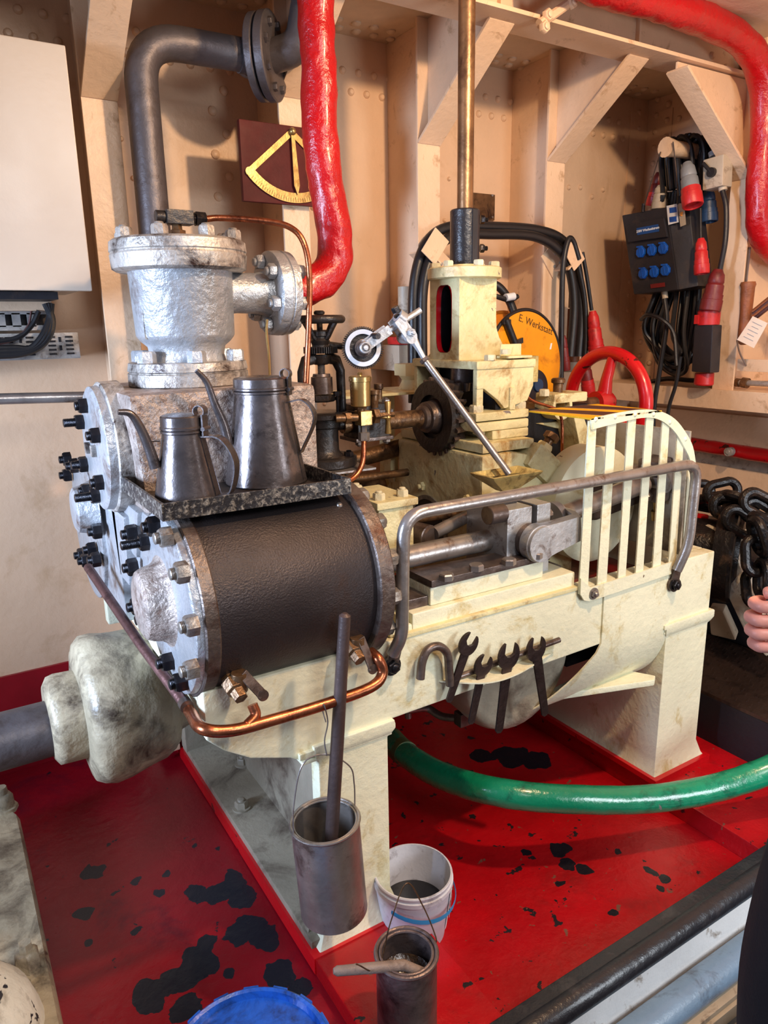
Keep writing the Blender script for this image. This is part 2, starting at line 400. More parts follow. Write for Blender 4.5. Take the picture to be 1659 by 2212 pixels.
g = G().box(-1.6, WX+.05, .6, WY+.05, CZ, CZ+.05)
for i in range(44):
    for y in (2.84, 2.77, 2.42, 2.34): rivet(g, (-.1+i*.08+(.04 if y in (2.77, 2.34) else 0), y, CZ), -Z, .018)
struct('ceiling', g, 'deckhead')
struct('baseboard_back', G().box(-1.6, .62, WY-.012, WY, -.05, .347), 'dado')

# frames: T bars standing off the bulkhead, knee brackets up to the girder
def frame_post(x0, x1, ztop=CZ):
    g = G().box(x0, x1, 2.6, 2.612, .0, ztop); xm = (x0+x1)/2
    g.box(xm-.006, xm+.006, 2.612, WY, .0, ztop)
    return g
def knee(g, x0, x1, z0=2.31, y0=2.6, y1=2.17, z1=2.61):
    xm = (x0+x1)/2
    g.prism([(xm-.006, y0, z0), (xm-.006, y1, z1), (xm-.006, y1, CZ), (xm-.006, y0, CZ)], (.012, 0, 0))
    d = V((0, y1-y0, z1-z0)); L_ = d.length; c = V((xm, (y0+y1)/2, (z0+z1)/2))
    nn = d.cross(X).normalized()
    g.obox(c, X, d, nn, x1-x0, L_, .012)
for i, (a, b) in enumerate(((.53, .64), (1.195, 1.30), (1.79, 1.90), (2.49, 2.60))):
    g = frame_post(a, b)
    if i in (0, 2, 3): knee(g, a, b, z0=2.31)
    else: knee(g, a, b, z0=2.40, y1=2.28, z1=2.62)
    struct('trim_%d' % (i+1), g, 'frame', bev=.002)
# longitudinal deck girder
g = G().box(-1, WX, 2.19, 2.2, 2.62, CZ).box(-1, WX, 2.10, 2.25, 2.61, 2.624)
for i in range(5): rivet(g, (3.02+i*.1, 2.19, 2.69-(i % 2)*.03), -Y, .014)
struct('trim_5', g, 'frame', bev=.002)
# right-hand frame post with its knee, and the stringer it stands on
g = G().box(3.19, 3.20, 2.055, 2.16, 1.28, CZ).box(3.2, WX, 2.1, 2.112, 1.28, CZ)
a, b = V((2.70, 2.11, 2.57)), V((3.19, 2.11, 2.21)); d = b-a
g.obox((a+b)/2, d, Y, d.cross(Y), d.length, .1, .012)
g.prism([(2.72, 2.125, 2.57), (3.19, 2.125, 2.23), (3.19, 2.125, 2.605), (2.72, 2.125, 2.605)], (0, .01, 0))
struct('trim_6', g, 'frame', bev=.002)
g = G().box(3.15, WX, 0, WY, 1.275, 1.287).box(3.142, 3.154, 0, 2.88, 1.2, 1.29)
struct('trim_7', g, 'frame', bev=.002)
g = G().box(3.2, 3.215, .2, 2.05, 1.375, 1.43)
struct('trim_8', g, 'frame', bev=.002)
struct('trim_9', G().box(WX-.05, WX, 0, WY-.1, .94, 1.14), 'frame', bev=.004)
# decks
struct('floor', G().box(-1.6, .645, .8, WY, -.12, -.05), 'floorL')
g = G().box(.645, .95, 1.03, 2.75, -.12, 0).box(.95, 2.0, 1.03, WY, -.14, -.07).box(2.0, 3.4, 1.03, WY, -.14, 0)
struct('floor_plinth', g, 'floorR', bev=.004)
struct('floor_lower', G().box(-1.6, WX, -2.5, WY, -.95, -.9), 'dark')
g = G().box(.3, WX, .975, 1.03, -.06, .02)
g.cyl((.3, .985, -.012), (WX, .985, -.012), .034, n=20)
struct('trim_10', g, 'blackgloss', bev=.003)
struct('wall_front', G().box(.3, WX, .975, .99, -.9, -.045), 'whitepaint')
# below the coaming
g = G().tube([(.3, .928, -.172), (WX, .928, -.172)], .042, 24)
tag(build('service_pipe', g, 'paleblue'), 'grey-blue pipe running along the foot of the white coaming', 'pipe')
g = G().box(.3, WX, .87, .925, -.215, -.198).box(.3, WX, .86, .872, -.26, -.215).box(.3, WX, .82, .835, -.30, -.25)
tag(build('ledge_angle', g, 'beige', bev=.002), 'cream and brown ledge strip under the grey-blue pipe at lower right', 'ledge')
t = thing('step_bracket', 'welded grey bracket plate below the ledge in the lower right corner', 'bracket', (1.6, .75, -.5))
build('plate', G().obox(at(1600, 2170, z=-.30), (1, .1, 0), (0, 1, 0), Z, .22, .12, .015), 'galv', t, bev=.002)
build('clamp', G().obox(at(1520, 2205, z=-.33), (1, .1, 0), Y, Z, .12, .06, .05), 'blackplastic', t, bev=.01)
# tread plate walkway
t = thing('tread_plate_walkway', 'brown diamond tread plate walkway to the right of the engine', 'walkway', (2.7, 1.8, .18))
g = G().box(2.405, 3.05, .55, 2.7, .185, .2)
k = 0
for i in range(21):
    for j in range(72):
        x, y = 2.42+i*.03, .58+j*.0295
        if (i+j) % 2: continue
        g.obox((x, y, .2005), (1, .35, 0), (-.35, 1, 0), Z, .028, .006, .003)
build('plate', g, 'plate', t)
build('edge_angle', G().box(2.402, 2.412, .55, 2.7, -.14, .186), 'dark', t)

# ---------------------------------------------------------------- bulkhead fittings
# left cabinet
t = thing('electrical_cabinet', 'cream white enamelled electrical cabinet with blank door at upper left', 'cabinet', (.1, 2.5, 1.72))
build('body', G().box(-.45, .448, 2.42, 2.78, 1.725, 2.37), 'cabinet', t, bev=.004)
build('door', G().box(-.45, .462, 2.395, 2.418, 1.72, 2.375), 'cabinet', t, bev=.004)
build('gland_plate', G().box(-.45, .38, 2.5, 2.76, 1.70, 1.722), 'blackplastic', t)
t = thing('cable_duct', 'cream slotted cable duct just under the electrical cabinet', 'duct', (0, 2.75, 1.58))
y_ = 2.72
a, b = at(108, 648, y=y_), at(108, 672, y=y_)
build('cover', G().box(-.5, a.x, y_-.03, WY, b.z, a.z+.01), 'frame', t, bev=.003)
g = G(); a, b = at(100, 676, y=y_), at(100, 705, y=y_)
for i in range(13): g.box(a.x-.6+i*.045, a.x-.575+i*.045, y_, y_+.01, b.z, a.z)
g.box(-.5, a.x+.01, y_, y_+.012, b.z-.012, b.z+.004).box(-.5, a.x+.01, y_, y_+.012, a.z-.004, a.z+.01)
build('slotted_side', g, 'galv', t)
build('back', G().box(-.5, a.x+.01, y_+.03, WY, b.z-.012, a.z), 'blackplastic', t)
a, b = at(170, 718, y=y_), at(172, 772, y=y_)
t = thing('perforated_cable_tray', 'galvanised perforated cable tray below the cable duct', 'cable tray', (0, 2.8, 1.5))
build('tray', G().box(-.5, a.x, 2.74, 2.744, b.z, a.z).box(-.5, a.x, 2.744, WY, b.z-.003, b.z), 'galv', t)
g = G(); dz = (a.z-b.z)/6
for c in (130, 112, 150, 45, 65, 20, 0):
    x = at(c, 740, y=2.74).x
    for q in range(5 if c not in (130, 45) else 2):
        z = a.z-dz*(1+q) if c not in (130, 45) else a.z-dz*(1.6+2*q)
        if c in (130, 45): g.box(x-.004, x+.004, 2.737, 2.741, z-dz*.6, z+dz*.6)
        else: g.box(x-.012, x+.012, 2.737, 2.741, z-dz*.22, z+dz*.22)
build('slots', g, 'nut', t)
for i, (off, r) in enumerate(((0, .012), (7, .012), (14, .011))):
    g = G().tube(spl([at(98+off*.9, 655, y=2.69), at(112-off*.4, 690, y=2.69), at(106-off, 725, y=2.68), at(80-off, 752, y=2.68), at(30, 766-off, y=2.68), at(-60, 768-off, y=2.68)]), r, 10)
    tag(build('power_cable', g, 'black'), ['outermost black cable looping out of the duct onto the cable tray', 'middle black cable looping out of the duct onto the cable tray', 'innermost black cable looping out of the duct onto the cable tray'][i], 'cable', 'black cables under the cabinet')
g = G().tube(spl([at(84, 672, y=2.69), at(66, 706, y=2.69), at(30, 732, y=2.69), at(-60, 742, y=2.69)]), .008, 8)
tag(build('signal_cable', g, 'black'), 'thin black cable sweeping left over the slotted tray', 'cable')
g = G().tube(spl([at(68, 672, y=2.7), at(58, 708, y=2.69), at(20, 738, y=2.69), at(-60, 750, y=2.69)]), .004, 6)
tag(build('signal_wire', g, 'copperold'), 'thin reddish wire among the black cables on the tray', 'wire')
# horizontal handrail pipe
yb = 2.5
g = G().tube([at(-200, 868, y=yb), at(30, 861, y=yb), at(660, 846, y=yb)], .017, 16)
tag(build('wall_pipe', g, 'steel'), 'thin horizontal steel pipe running along the bulkhead behind the engine', 'pipe')
# grey pipe with flange
t = thing('exhaust_pipe', 'grey steel pipe rising behind the silver valve and bending to a bolted flange', 'pipe', (.72, 2.5, 1.3))
ye = 2.5
P1 = [V((.70, ye, 1.2)), V((.70, ye, 2.42+.0)), V((.99, ye, 2.50))]
a = at(336, 520, y=ye); b = at(322, 85, y=ye); c = at(545, 82, y=ye)
pts = fil([V((a.x, ye, 1.2)), V((a.x, ye, a.z)), V((a.x, ye, b.z)), V((c.x, ye, b.z+.005))], .13, 10)
build('pipe', G().tube(dens(pts, .03), .05, 28), 'greypipe', t)
fc = at(582, 60, y=ye)
FA = V((.74, -.67, 0)).normalized(); zc = b.z+.01; fo = V((fc.x-.02, ye-.0, zc)); fu = FA.cross(Z)
build('reducer', G().tube(spl([(c.x-.05, ye, b.z+.002), (c.x-.0, ye, b.z+.002), fo-FA*.06, fo-FA*.02], 5), [.052]*6+[.058]*5+[.066]*5, 28), 'greypipe', t)
zc = b.z+.01
FA = V((.74, -.67, 0)).normalized(); fo = V((fc.x-.02, ye-.0, zc)); fu = FA.cross(Z)
build('flange', G().lathe(fo-FA*.033, FA, [(0, .125), (.004, .13), (.024, .13), (.028, .125)], 40), 'greypipe', t, sharp=25)
f2 = build('mating_flange', G().lathe(fo+FA*.001, FA, [(0, .128), (.004, .133), (.028, .133), (.032, .128)], 40), 'greypipe', t, sharp=25)
for i in range(8):
    q = 2*PI*i/8+.25; nut(t, fo+FA*.033+fu*.1*math.cos(q)+Z*.1*math.sin(q), FA, .014, .013, 0, 'greypipe', 'bolt')
build('onward_pipe', G().tube(fil([fo+FA*.02, fo+FA*.12+Z*.02, fo+FA*.2+Z*.35], .1), .052, 24), 'greypipe', t)
# red lagged pipe in front
a = [at(678, -120, y=2.03), at(681, 0, y=2.03), at(688, 150, y=2.03), at(692, 290, y=2.03), at(705, 400, y=2.03), at(722, 500, y=2.03), at(722, 560, y=2.03), at(700, 600, y=2.03), at(660, 622, y=2.03), at(627, 628, y=2.03)]
dd_ = dens(spl(a, 8), .012); g = G().tube(dd_, [.049+.006*i/len(dd_) for i in range(len(dd_))], 32, wob=.007, ws=22)
t = thing('steam_pipe', 'thick red lagged steam pipe coming down to the silver valve flange', 'pipe', tuple(a[-1]))
build('lagging', g, 'red', t, sharp=60)
# clinometer on a board
t = thing('clinometer', 'brass clinometer with pointer and scale mounted on dark wooden board', 'clinometer', (1.17, 2.58, 2.03))
yb = 2.56
def C(px, py, d=0): return at(px, py, y=yb-d)
x0, z1 = C(516, 258).x, C(516, 256).z; z0 = C(526, 434).z; x1 = x0+.31
build('board', G().box(x0, x1, yb, yb+.022, z0, z1), 'wood', t, bev=.003)
hub = C(630, 285, .008)
g = G()
def flat(g, p, q, w0, w1, d=.004, y=None):
    p, q = V(p), V(q); e = (q-p).normalized(); n_ = e.cross(Y)
    g.prism([p-n_*w0/2, p+n_*w0/2, q+n_*w1/2, q-n_*w1/2], (0, -d, 0))
cl = C(537, 368, .002)
R_ = (V((hub.x, 0, hub.z))-V((cl.x, 0, cl.z))).length*1.02
import math as _m
a0 = math.atan2(cl.z-hub.z, cl.x-hub.x)
down = -PI/2+.02
half = abs(down-a0)
outer, inner = [], []
for i in range(25):
    q = down-half+2*half*i/24
    outer.append(V((hub.x+R_*1.05*math.cos(q), yb-.003, hub.z+R_*1.05*math.sin(q))))
    inner.append(V((hub.x+R_*.90*math.cos(q), yb-.003, hub.z+R_*.90*math.sin(q))))
rs = [[o_, o_+V((0, -.005, 0)), i_+V((0, -.005, 0)), i_] for o_, i_ in zip(outer, inner)]
g.rings(rs)
for sgn in (-1, 1):
    q = down+sgn*half*.985
    flat(g, (hub.x, yb-.003, hub.z), (hub.x+R_*math.cos(q), yb-.003, hub.z+R_*math.sin(q)), .02, .02)
    g.cyl((hub.x+R_*.99*math.cos(q), yb-.002, hub.z+R_*.99*math.sin(q)), (hub.x+R_*.99*math.cos(q), yb-.009, hub.z+R_*.99*math.sin(q)), .014)
build('scale', g, 'brass', t)
g = G()
for i in range(41):
    q = down-half*.93+2*half*.93*i/40; l_ = .93 if i % 5 else .915
    p0 = V((hub.x+R_*1.04*math.cos(q), yb-.0082, hub.z+R_*1.04*math.sin(q))); p1 = V((hub.x+R_*(l_+.05)*math.cos(q), yb-.0082, hub.z+R_*(l_+.05)*math.sin(q)))
    flat(g, p0, p1, .0012, .0012, .0006)
build('graduation', g, 'ink', t)
g = G(); q = down+.03
tip = V((hub.x+R_*.93*math.cos(q), yb-.012, hub.z+R_*.93*math.sin(q)))
e = (tip-V((hub.x, yb-.012, hub.z)))
flat(g, (hub.x, yb-.012, hub.z), V((hub.x, yb-.012, hub.z))+e*.85, .012, .022); flat(g, V((hub.x, yb-.012, hub.z))+e*.85, tip, .022, .001)
build('pointer', g, 'brass', t)
build('hub_knob', G().ball((hub.x, yb-.016, hub.z), .013), 'brass', t)
# small brown plate on bulkhead
a, b = at(1020, 415, y=2.88), at(1070, 476, y=2.88)
t = thing('builders_plate', 'small brown metal plate screwed to bulkhead behind the spindle', 'plate', (a.x, 2.88, b.z))
build('plate', G().box(a.x-.03, b.x, 2.885, WY, b.z, a.z), 'brassold', t, bev=.002)
for px, py in ((1064, 422), (1064, 469)): build('screw', G().cyl(at(px, py, y=2.885), at(px, py, y=2.88), .005, n=10), 'steel', t)
# deck clip on girder
t = thing('pipe_clip', 'cream bolted strap clamp fixed under the deck girder', 'clip', (2.0, 2.1, 2.6))
a, b = at(1165, 52, y=2.09), at(1250, -8, y=2.09)
g = G().tube([a, b], .016, 10); build('strap', g, 'frame', t)
for px, py in ((1173, 60), (1180, 34), (1232, 8)): nut(t, at(px, py, y=2.085), -Y, .02, .018, .006, 'frame', 'bolt')
# upper right red pipe
yr = 2.0
a = [at(1180, -75, y=yr), at(1300, -25, y=yr), at(1420, 8, y=yr), at(1530, 48, y=yr), at(1610, 95, y=yr), at(1648, 170, y=yr), at(1652, 280, y=yr), at(1642, 400, y=yr), at(1643, 490, y=yr), at(1675, 545, y=yr), at(1760, 575, y=yr)]
g = G().tube(dens(spl(a, 8), .015), [.058]*999, 28, wob=.006, ws=14) if False else G().tube(dens(spl(a, 8), .015), .056, 28, wob=.007, ws=14)
t = thing('overhead_steam_pipe', 'thick red lagged pipe looping down in the upper right corner', 'pipe', tuple(a[-1]))
build('lagging', g, 'red', t, sharp=60)
# red pipe low on right wall
g = G().tube(dens([(3.44, 2.8, .97), (3.44, .3, .93)], .03), .035, 20, wob=.004, ws=20)
t = thing('low_red_pipe', 'flaking red pipe running low along the right bulkhead above the chain', 'pipe', (3.44, 1.5, .93))
build('pipe', g, 'redgloss', t)
p = at(1580, 975, x=3.40); build('clamp', G().cyl(p, p+V((-.03, 0, 0)), .022).cyl(p+V((-.03,0,0)), p+V((-.035,0,0)), .01), 'galv', t)
# wall flaking patch band under the red pipe
struct('trim_11', G().box(WX-.004, WX+.01, .2, 2.8, .86, .93), 'galv')

# ================================================================== the engine
Y0 = 1.461
ENG = 'castings of the steam engine'
# ---- bed with two legs
t = thing('engine_bed', 'ivory painted cast bed frame carrying the cylinders and crank on two legs', 'engine frame', (1.3, 2.0, 0))
fb = [(.42, .70), (.42, .82), (2.262, .82), (2.262, .60), (2.02, .60), (1.75, .61), (.905, .597), (.905, .56), (.66, .56), (.62, .585), (.52, .62), (.46, .66)]
g = G().prism([V((x, Y0, z)) for x, z in fb], (0, .05, 0))
build('front_beam', g, 'bed', t, bev=.006)
build('rear_beam', G().box(.42, 2.262, 2.54, 2.59, .60, .82), 'bed', t, bev=.006)
build('top_flange', G().box(.42, .95, Y0+.05, 2.54, .755, .82), 'bed', t, bev=.004)
build('end_beam', G().box(2.2, 2.262, Y0+.05, 2.54, .6, .82), 'bed', t, bev=.004)
build('side_flange', G().box(.95, 1.36, Y0+.05, 1.56, .775, .822), 'bed', t, bev=.004)
build('drip_well', G().box(.95, 2.2, Y0+.05, 2.54, .66, .70), 'redwell', t)
# stepped guide seat
g = G().box(.99, 1.585, Y0+.012, 1.60, .82, .872).box(1.06, 1.47, Y0+.03, 1.60, .872, .925)
g.box(.92, .99, Y0+.012, 1.49, .82, .845)
build('guide_seat', g, 'bed', t, bev=.006)
build('seat_ledge', G().box(.93, 1.59, Y0-.004, 1.6, .817, .829), 'bed2', t, bev=.002)
# legs
g = G()
def leg(x0, x1, solid):
    g = G()
    r = []
    for z, e in ((0.0, .035), (.03, .016), (.08, 0), (.55, 0), (.56, .008), (.575, .016), (.6, .016)):
        yb = 2.59 if solid else Y0+.045
        r.append([V((x0-e, Y0-e*.8, z)), V((x1+e, Y0-e*.8, z)), V((x1+e, yb, z)), V((x0-e, yb, z))])
    return g.rings(r)
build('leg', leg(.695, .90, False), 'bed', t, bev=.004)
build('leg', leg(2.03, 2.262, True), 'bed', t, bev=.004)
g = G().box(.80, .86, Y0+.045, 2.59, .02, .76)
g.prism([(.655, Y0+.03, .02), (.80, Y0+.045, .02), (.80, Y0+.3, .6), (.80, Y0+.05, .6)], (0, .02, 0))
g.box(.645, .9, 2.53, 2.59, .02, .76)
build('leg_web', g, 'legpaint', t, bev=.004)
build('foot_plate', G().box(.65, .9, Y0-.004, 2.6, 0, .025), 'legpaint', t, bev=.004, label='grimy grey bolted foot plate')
build('foot_curb', G().box(.641, .94, Y0-.036, 2.62, -.045, .004), 'redgloss', t)
build('foot_curb', G().box(1.992, 2.30, Y0-.036, 2.62, .0, .02), 'redgloss', t)
for px, py in ((525, 1650), (522, 1745), (430, 1595)): nut(t, at(px, py, z=.025), Z, .023, .022, .008, 'legpaint', 'foot_bolt', washer=.006)
# mouldings under bed ends
build('leg_moulding', G().box(.64, .918, Y0-.012, Y0+.06, .575, .592).box(.648, .91, Y0-.006, Y0+.06, .556, .566), 'bed', t, bev=.003)
build('leg_moulding', G().box(2.005, 2.275, Y0-.012, Y0+.06, .585, .602).box(2.012, 2.268, Y0-.006, Y0+.06, .566, .576), 'bed', t, bev=.003)
# sheet apron in front of crank, belly pan and shelf
g = G()
pr = []
for i in range(9):
    q = i/8; pr.append((Y0-.006+.0*q, .815-.2*q))
for i in range(1, 12):
    a = i/11*PI*.40; pr.append((Y0-.006+.22*(1-math.cos(a)), .615-.27*math.sin(a)))
xs0, xs1 = 1.70, 2.03
rs = [[V((xs0-(.0 if z > .6 else (.6-z)*1.15), y, z)), V((xs1, y, z)), V((xs1, y+.006, z)), V((xs0-(.0 if z > .6 else (.6-z)*1.15), y+.006, z))] for y, z in pr]
build('apron_sheet', g.rings(rs), 'bed', t, label='smooth ivory sheet apron below the guard')
pan = G(); cx, cz = 1.49, .60; R1 = .26; prof = []
for i in range(21):
    a = PI+i/20*PI*.92; prof.append((cx+R1*math.cos(a)*1.25, cz+R1*math.sin(a)))
pan.rings([[V((c_+rx*math.cos(PI+i/20*PI), y, .60+rz*math.sin(PI+i/20*PI))) for i in range(21)] for y, c_, rx, rz in ((1.53, 1.425, .19, .20), (1.533, 1.426, .205, .215), (1.545, 1.43, .215, .235), (1.57, 1.435, .225, .25), (1.60, 1.44, .23, .26), (1.66, 1.49, .28, .27), (1.74, 1.56, .36, .28), (2.4, 1.56, .36, .28))])
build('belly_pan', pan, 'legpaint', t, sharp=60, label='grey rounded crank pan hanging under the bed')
a, b, c, d = at(1190, 1492, z=.43), at(1288, 1438, z=.43), at(1416, 1468, z=.43), at(1212, 1503, z=.43)
g = G().prism([V((p.x, p.y, .40)) for p in (at(1190, 1490, z=.42), at(1212, 1500, z=.42), at(1414, 1470, z=.42), at(1416, 1460, z=.42), at(1290, 1436, z=.42))], (0, 0, .022))
build('pan_shelf', g, 'bed', t, bev=.005)
g = G().box(1.255, 1.265, 1.545, 1.6, .44, .6)
build('pan_seam', g, 'legpaint', t)
build('shadow_box', G().box(1.66, 2.02, 1.56, 1.72, .5, .655), 'dark', t)  # dark block that paints the shade in the gap beside the pan
g = G().tube(fil([at(880, 1535, y=1.9), at(900, 1530, y=1.9), at(925, 1528, y=1.9), at(950, 1548, y=1.85), at(985, 1552, y=1.8)], .04), .014, 12)
g.cyl(at(880, 1520, y=1.9), at(882, 1550, y=1.9), .012)
build('drain_pipe', g, 'steel', t)
g = G().obox(at(1000, 1550, y=1.75), X, Y, Z, .05, .04, .05); build('drain_elbow', g, 'steeldark', t, bev=.006)

# ---- near cylinder
AY, AZ = 1.62, .985
t = thing('steam_cylinder', 'near horizontal steam cylinder in black lagging with grey bolted cover', 'steam cylinder', (.7, AY, .76))
build('lagging', G().lathe((.447, AY, AZ), X, [(0, .218), (.002, .221), (.395, .221), (.40, .218)], 72), 'lag', t)
build('lagging_band', G().lathe((.418, AY, AZ), X, [(0, .222), (.003, .226), (.03, .226), (.034, .222)], 72), 'lagring', t)
g = G().lathe((.840, AY, AZ), X, [(0, .236), (.003, .24), (.038, .24), (.042, .236)], 72)
build('rear_flange', g, 'lagring', t)
g = G().lathe((.398, AY, AZ), X, [(0, .2), (.004, .214), (.022, .218)], 64)
g.box(.43, .5, AY+.05, 2.03, .80, 1.16)
cov = build('cover', g, 'silver', t, bev=.004, label='silver painted front cover')
g = G().lathe((.340, AY+.02, AZ+.0), X, [(0, .066), (.006, .080), (.02, .087), (.04, .091), (.055, .102), (.062, .12)], 32, a0=.2)
build('boss', g, 'brushed', t, label='rounded central boss')
for px, py, k in ((356,1155,'nutsilver'),(391,1231,'nutsilver'),(412,1345,'nutsilver'),(412,1440,'nutsilver'),(328,1132,'nut'),(280,1148,'nut'),(282,1220,'nut'),(291,1304,'nut'),(310,1331,'nut'),(358,1424,'nut'),(387,1467,'nut')):
    p = at(px+14, py+3, x=.398); nut(t, p, -X, .0235, .026, .012, k, 'cover_nut')
p = at(320, 1170, x=.398); nut(t, p, -X, .021, .022, .042, 'nut', 'cover_nut')
for i in range(14):
    q = 2*PI*i/14+.1; nut(t, (.880, AY+.213*math.cos(q), AZ+.213*math.sin(q)), X, .022, .024, .006, 'nutsilver', 'flange_nut')
for px, py, x in ((425,1126,.49),(735,1083,.81),(480,1432,.49)):
    p = at(px, py, x=x); d = V((0, p.y-AY, p.z-AZ)).normalized(); q = V((x, AY, AZ))+d*.221
    build('rivet', G().lathe(q, d, [(0, .008), (.004, .006), (.006, .001)], 12), 'steel', t)
build('seam_strip', G().obox((.645, AY-.12, AZ-.205), X, V((0, 1, -.55)), V((0, .55, 1)), .37, .035, .02), 'iron', t, bev=.003)
build('saddle', G().box(.43, .87, AY-.10, AY+.2, .818, .86), 'iron', t, bev=.004)
# drain cocks
def cock(px, py, lx, ly, y, nm):
    p = at(px, py, y=y); q = V((p.x-.005, AY-.09, AZ-.19))
    c = thing('drain_cock', nm, 'drain cock', tuple(p))
    build('flange', G().cyl(V((p.x-.02, y+.03, p.z+.012)), V((p.x-.02, y+.055, p.z+.03)), .036, n=24), 'lagring', c)
    build('body', G().lathe(V((p.x-.02, y+.035, p.z+.018)), V((.1, -1, -.55)), [(0, .02), (.02, .02), (.024, .026), (.05, .024), (.054, .018), (.075, .016)], 6).lathe((p.x-.004, y+.0, p.z+.03), (0, .1, -1), [(0, .018), (.016, .021), (.045, .019), (.06, .01)], 12), 'brassold', c, bev=.0015)
    e = at(lx, ly, y=y-.03); s = V((p.x, y-.01, p.z+.03)); d = (e-s)
    build('lever', G().obox((s+e)/2, d, d.cross(V((.3, -1, .2))), V((.3, -1, .2)), d.length, .024, .005).cyl(e+V((0,.003,0)), e-V((0,.004,0)), .013), 'steeldark', c, bev=.0015)
    return p
pc1 = cock(522, 1478, 568, 1502, 1.42, 'front drain cock of the near cylinder with flat lever pointing right')
pc2 = cock(775, 1400, 805, 1445, 1.42, 'rear drain cock behind the stirring stick near the copper pipe end')
g = G().tube(fil([(.36, 2.45, .905), (.405, 1.42+.0, .745), at(440, 1577, y=1.36), at(545, 1567, y=1.36), at(700, 1520, y=1.36), at(815, 1475, y=1.36), at(822, 1430, y=1.38), at(800, 1408, y=1.42)], .045, 8), .0125, 14)
a, b = at(190, 1225, x=.32), at(412, 1540, x=.40)
pts = [a, at(300, 1385, x=.355), b, at(436, 1573, y=1.38), at(500, 1578, y=1.36), at(600, 1552, y=1.36), at(700, 1522, y=1.36), at(800, 1485, y=1.37), at(826, 1455, y=1.38), at(818, 1425, y=1.39), at(800, 1408, y=1.42)]
t2 = thing('drain_pipe', 'copper drain pipe running along the cylinder covers and round to the drain cocks', 'pipe', tuple(b))
i_ = 3
build('long_run', G().tube([a, at(300, 1387, x=.36), at(400, 1522, x=.397)], .0125, 14), 'copperold', t2)
build('front_run', G().tube(spl([at(398, 1519, x=.397)]+[b]+pts[3:], 6), .0135, 14), 'copper', t2)
build('branch', G().tube(spl([at(545, 1522, y=1.38), at(552, 1545, y=1.37), at(535, 1566, y=1.36)], 6), .012, 12), 'copper', t2)
build('joint_ring', G().cyl(at(398, 1518, x=.397), at(404, 1527, x=.397), .0155), 'steeldark', t2)

# ---- far cylinder
BY, BZ = 2.44, .985
t = thing('steam_cylinder', 'far horizontal steam cylinder with silver bolted cover, half hidden at left', 'steam cylinder', (.65, BY, .76))
build('barrel', G().lathe((.43, BY, BZ), X, [(0, .2), (.5, .2)], 48), 'lag', t)
build('cover', G().lathe((.37, BY, BZ), X, [(0, .215), (.004, .23), (.06, .232)], 48).box(.385, .45, 2.03, BY, .80, 1.16), 'silver', t, bev=.004)
g = G()
bc = at(158, 1103, x=.31)
g.lathe((.31, bc.y, bc.z), X, [(0, .055), (.006, .066), (.03, .072), (.06, .085)], 32)
build('boss', g, 'silver', t)
build('rear_flange', G().lathe((.92, BY, BZ), X, [(0, .22), (.04, .22)], 48), 'silver', t)
for px, py in ((145,990),(160,1004),(181,1001),(145,1024),(210,1145),(177,1196),(185,1208),(208,1206),(198,1184)):
    nut(t, at(px+8, py+1, x=.365), -X, .023, .025, .012, 'nut', 'cover_nut')
for i in range(8):
    q = 2*PI*i/8; nut(t, (.96, BY+.195*math.cos(q), BZ+.195*math.sin(q)), X, .02, .02, .006, 'nutsilver', 'flange_nut')

# ---- valve chest between
t = thing('valve_chest', 'silver and brown cast valve chest block below the big flanged valve', 'valve chest', (.62, 2.03, .82))
g = G().rings([[V((x0, y0, z)), V((x1, y0, z)), V((x1, y1, z)), V((x0, y1, z))] for z, x0, x1, y0, y1 in ((1.14, .42, .90, 1.80, 2.26), (1.455, .40, .90, 1.80, 2.26))])
build('body', g, 'brushed', t, bev=.02)
g = G().box(.412, .93, 1.70, 2.36, .82, 1.16).prism([(.40, 1.83, 1.16), (.40, 2.23, 1.16), (.40, 2.12, 1.02), (.40, 1.90, 1.02)], (.03, 0, 0))
g.prism([(.385, 1.93, 1.13), (.385, 2.08, 1.13), (.385, 2.05, .93), (.385, 1.95, .93)], (.04, 0, 0))
build('steam_ports', g, 'silver', t, bev=.01)
g = G().lathe((.352, 2.03, 1.30), X, [(0, .155), (.004, .163), (.024, .165)], 64)
build('cover', g, 'silver', t)
g = G().lathe((.376, 2.03, 1.30), X, [(0, .17), (.003, .174), (.05, .176), (.055, .17)], 64)
build('cover_ring', g, 'silverdirty', t)
for px, py, s in ((180,875,.008),(173,910,.03),(207,939,.01),(215,1040,.01),(207,1069,.04),(186,1058,.008),(181,1001,.02)):
    nut(t, at(px+7, py+1, x=.352), -X, .022, .022, s, 'nut', 'cover_nut')
for px, py in ((190,967),(203,974)):
    p = at(px+4, py, x=.352); build('plug', G().obox(p-X*.006, Y, Z, X, .022, .03, .014), 'silverdirty', t, bev=.003)

# ---- silver stop valve
VX, VY = .622, 2.03
t = thing('stop_valve', 'large silver painted flanged steam valve with rust-stained round cover', 'valve', (VX, VY, 1.455))
build('base_flange', G().lathe((VX, VY, 1.455), Z, [(0, .158), (.003, .162), (.034, .162), (.036, .158), (.038, .158), (.041, .162), (.062, .158), (.064, .15)], 56, wob=.0015), 'silverdirty', t)
build('body', G().lathe((VX, VY, 1.519), Z, [(0, .104), (.018, .1), (.04, .104), (.052, .118), (.064, .128), (.07, .131), (.235, .137), (.24, .14)], 56, wob=.002), 'silver', t, sharp=50)
build('cover', G().lathe((VX, VY, 1.752), Z, [(0, .165), (.006, .175), (.04, .178), (.044, .1755), (.047, .1755), (.05, .178), (.073, .176), (.079, .168)], 64, wob=.001), 'silverdirty', t)
build('hub', G().lathe((VX, VY, 1.83), Z, [(0, .04), (.008, .034), (.012, .02)], 24), 'brassold', t)
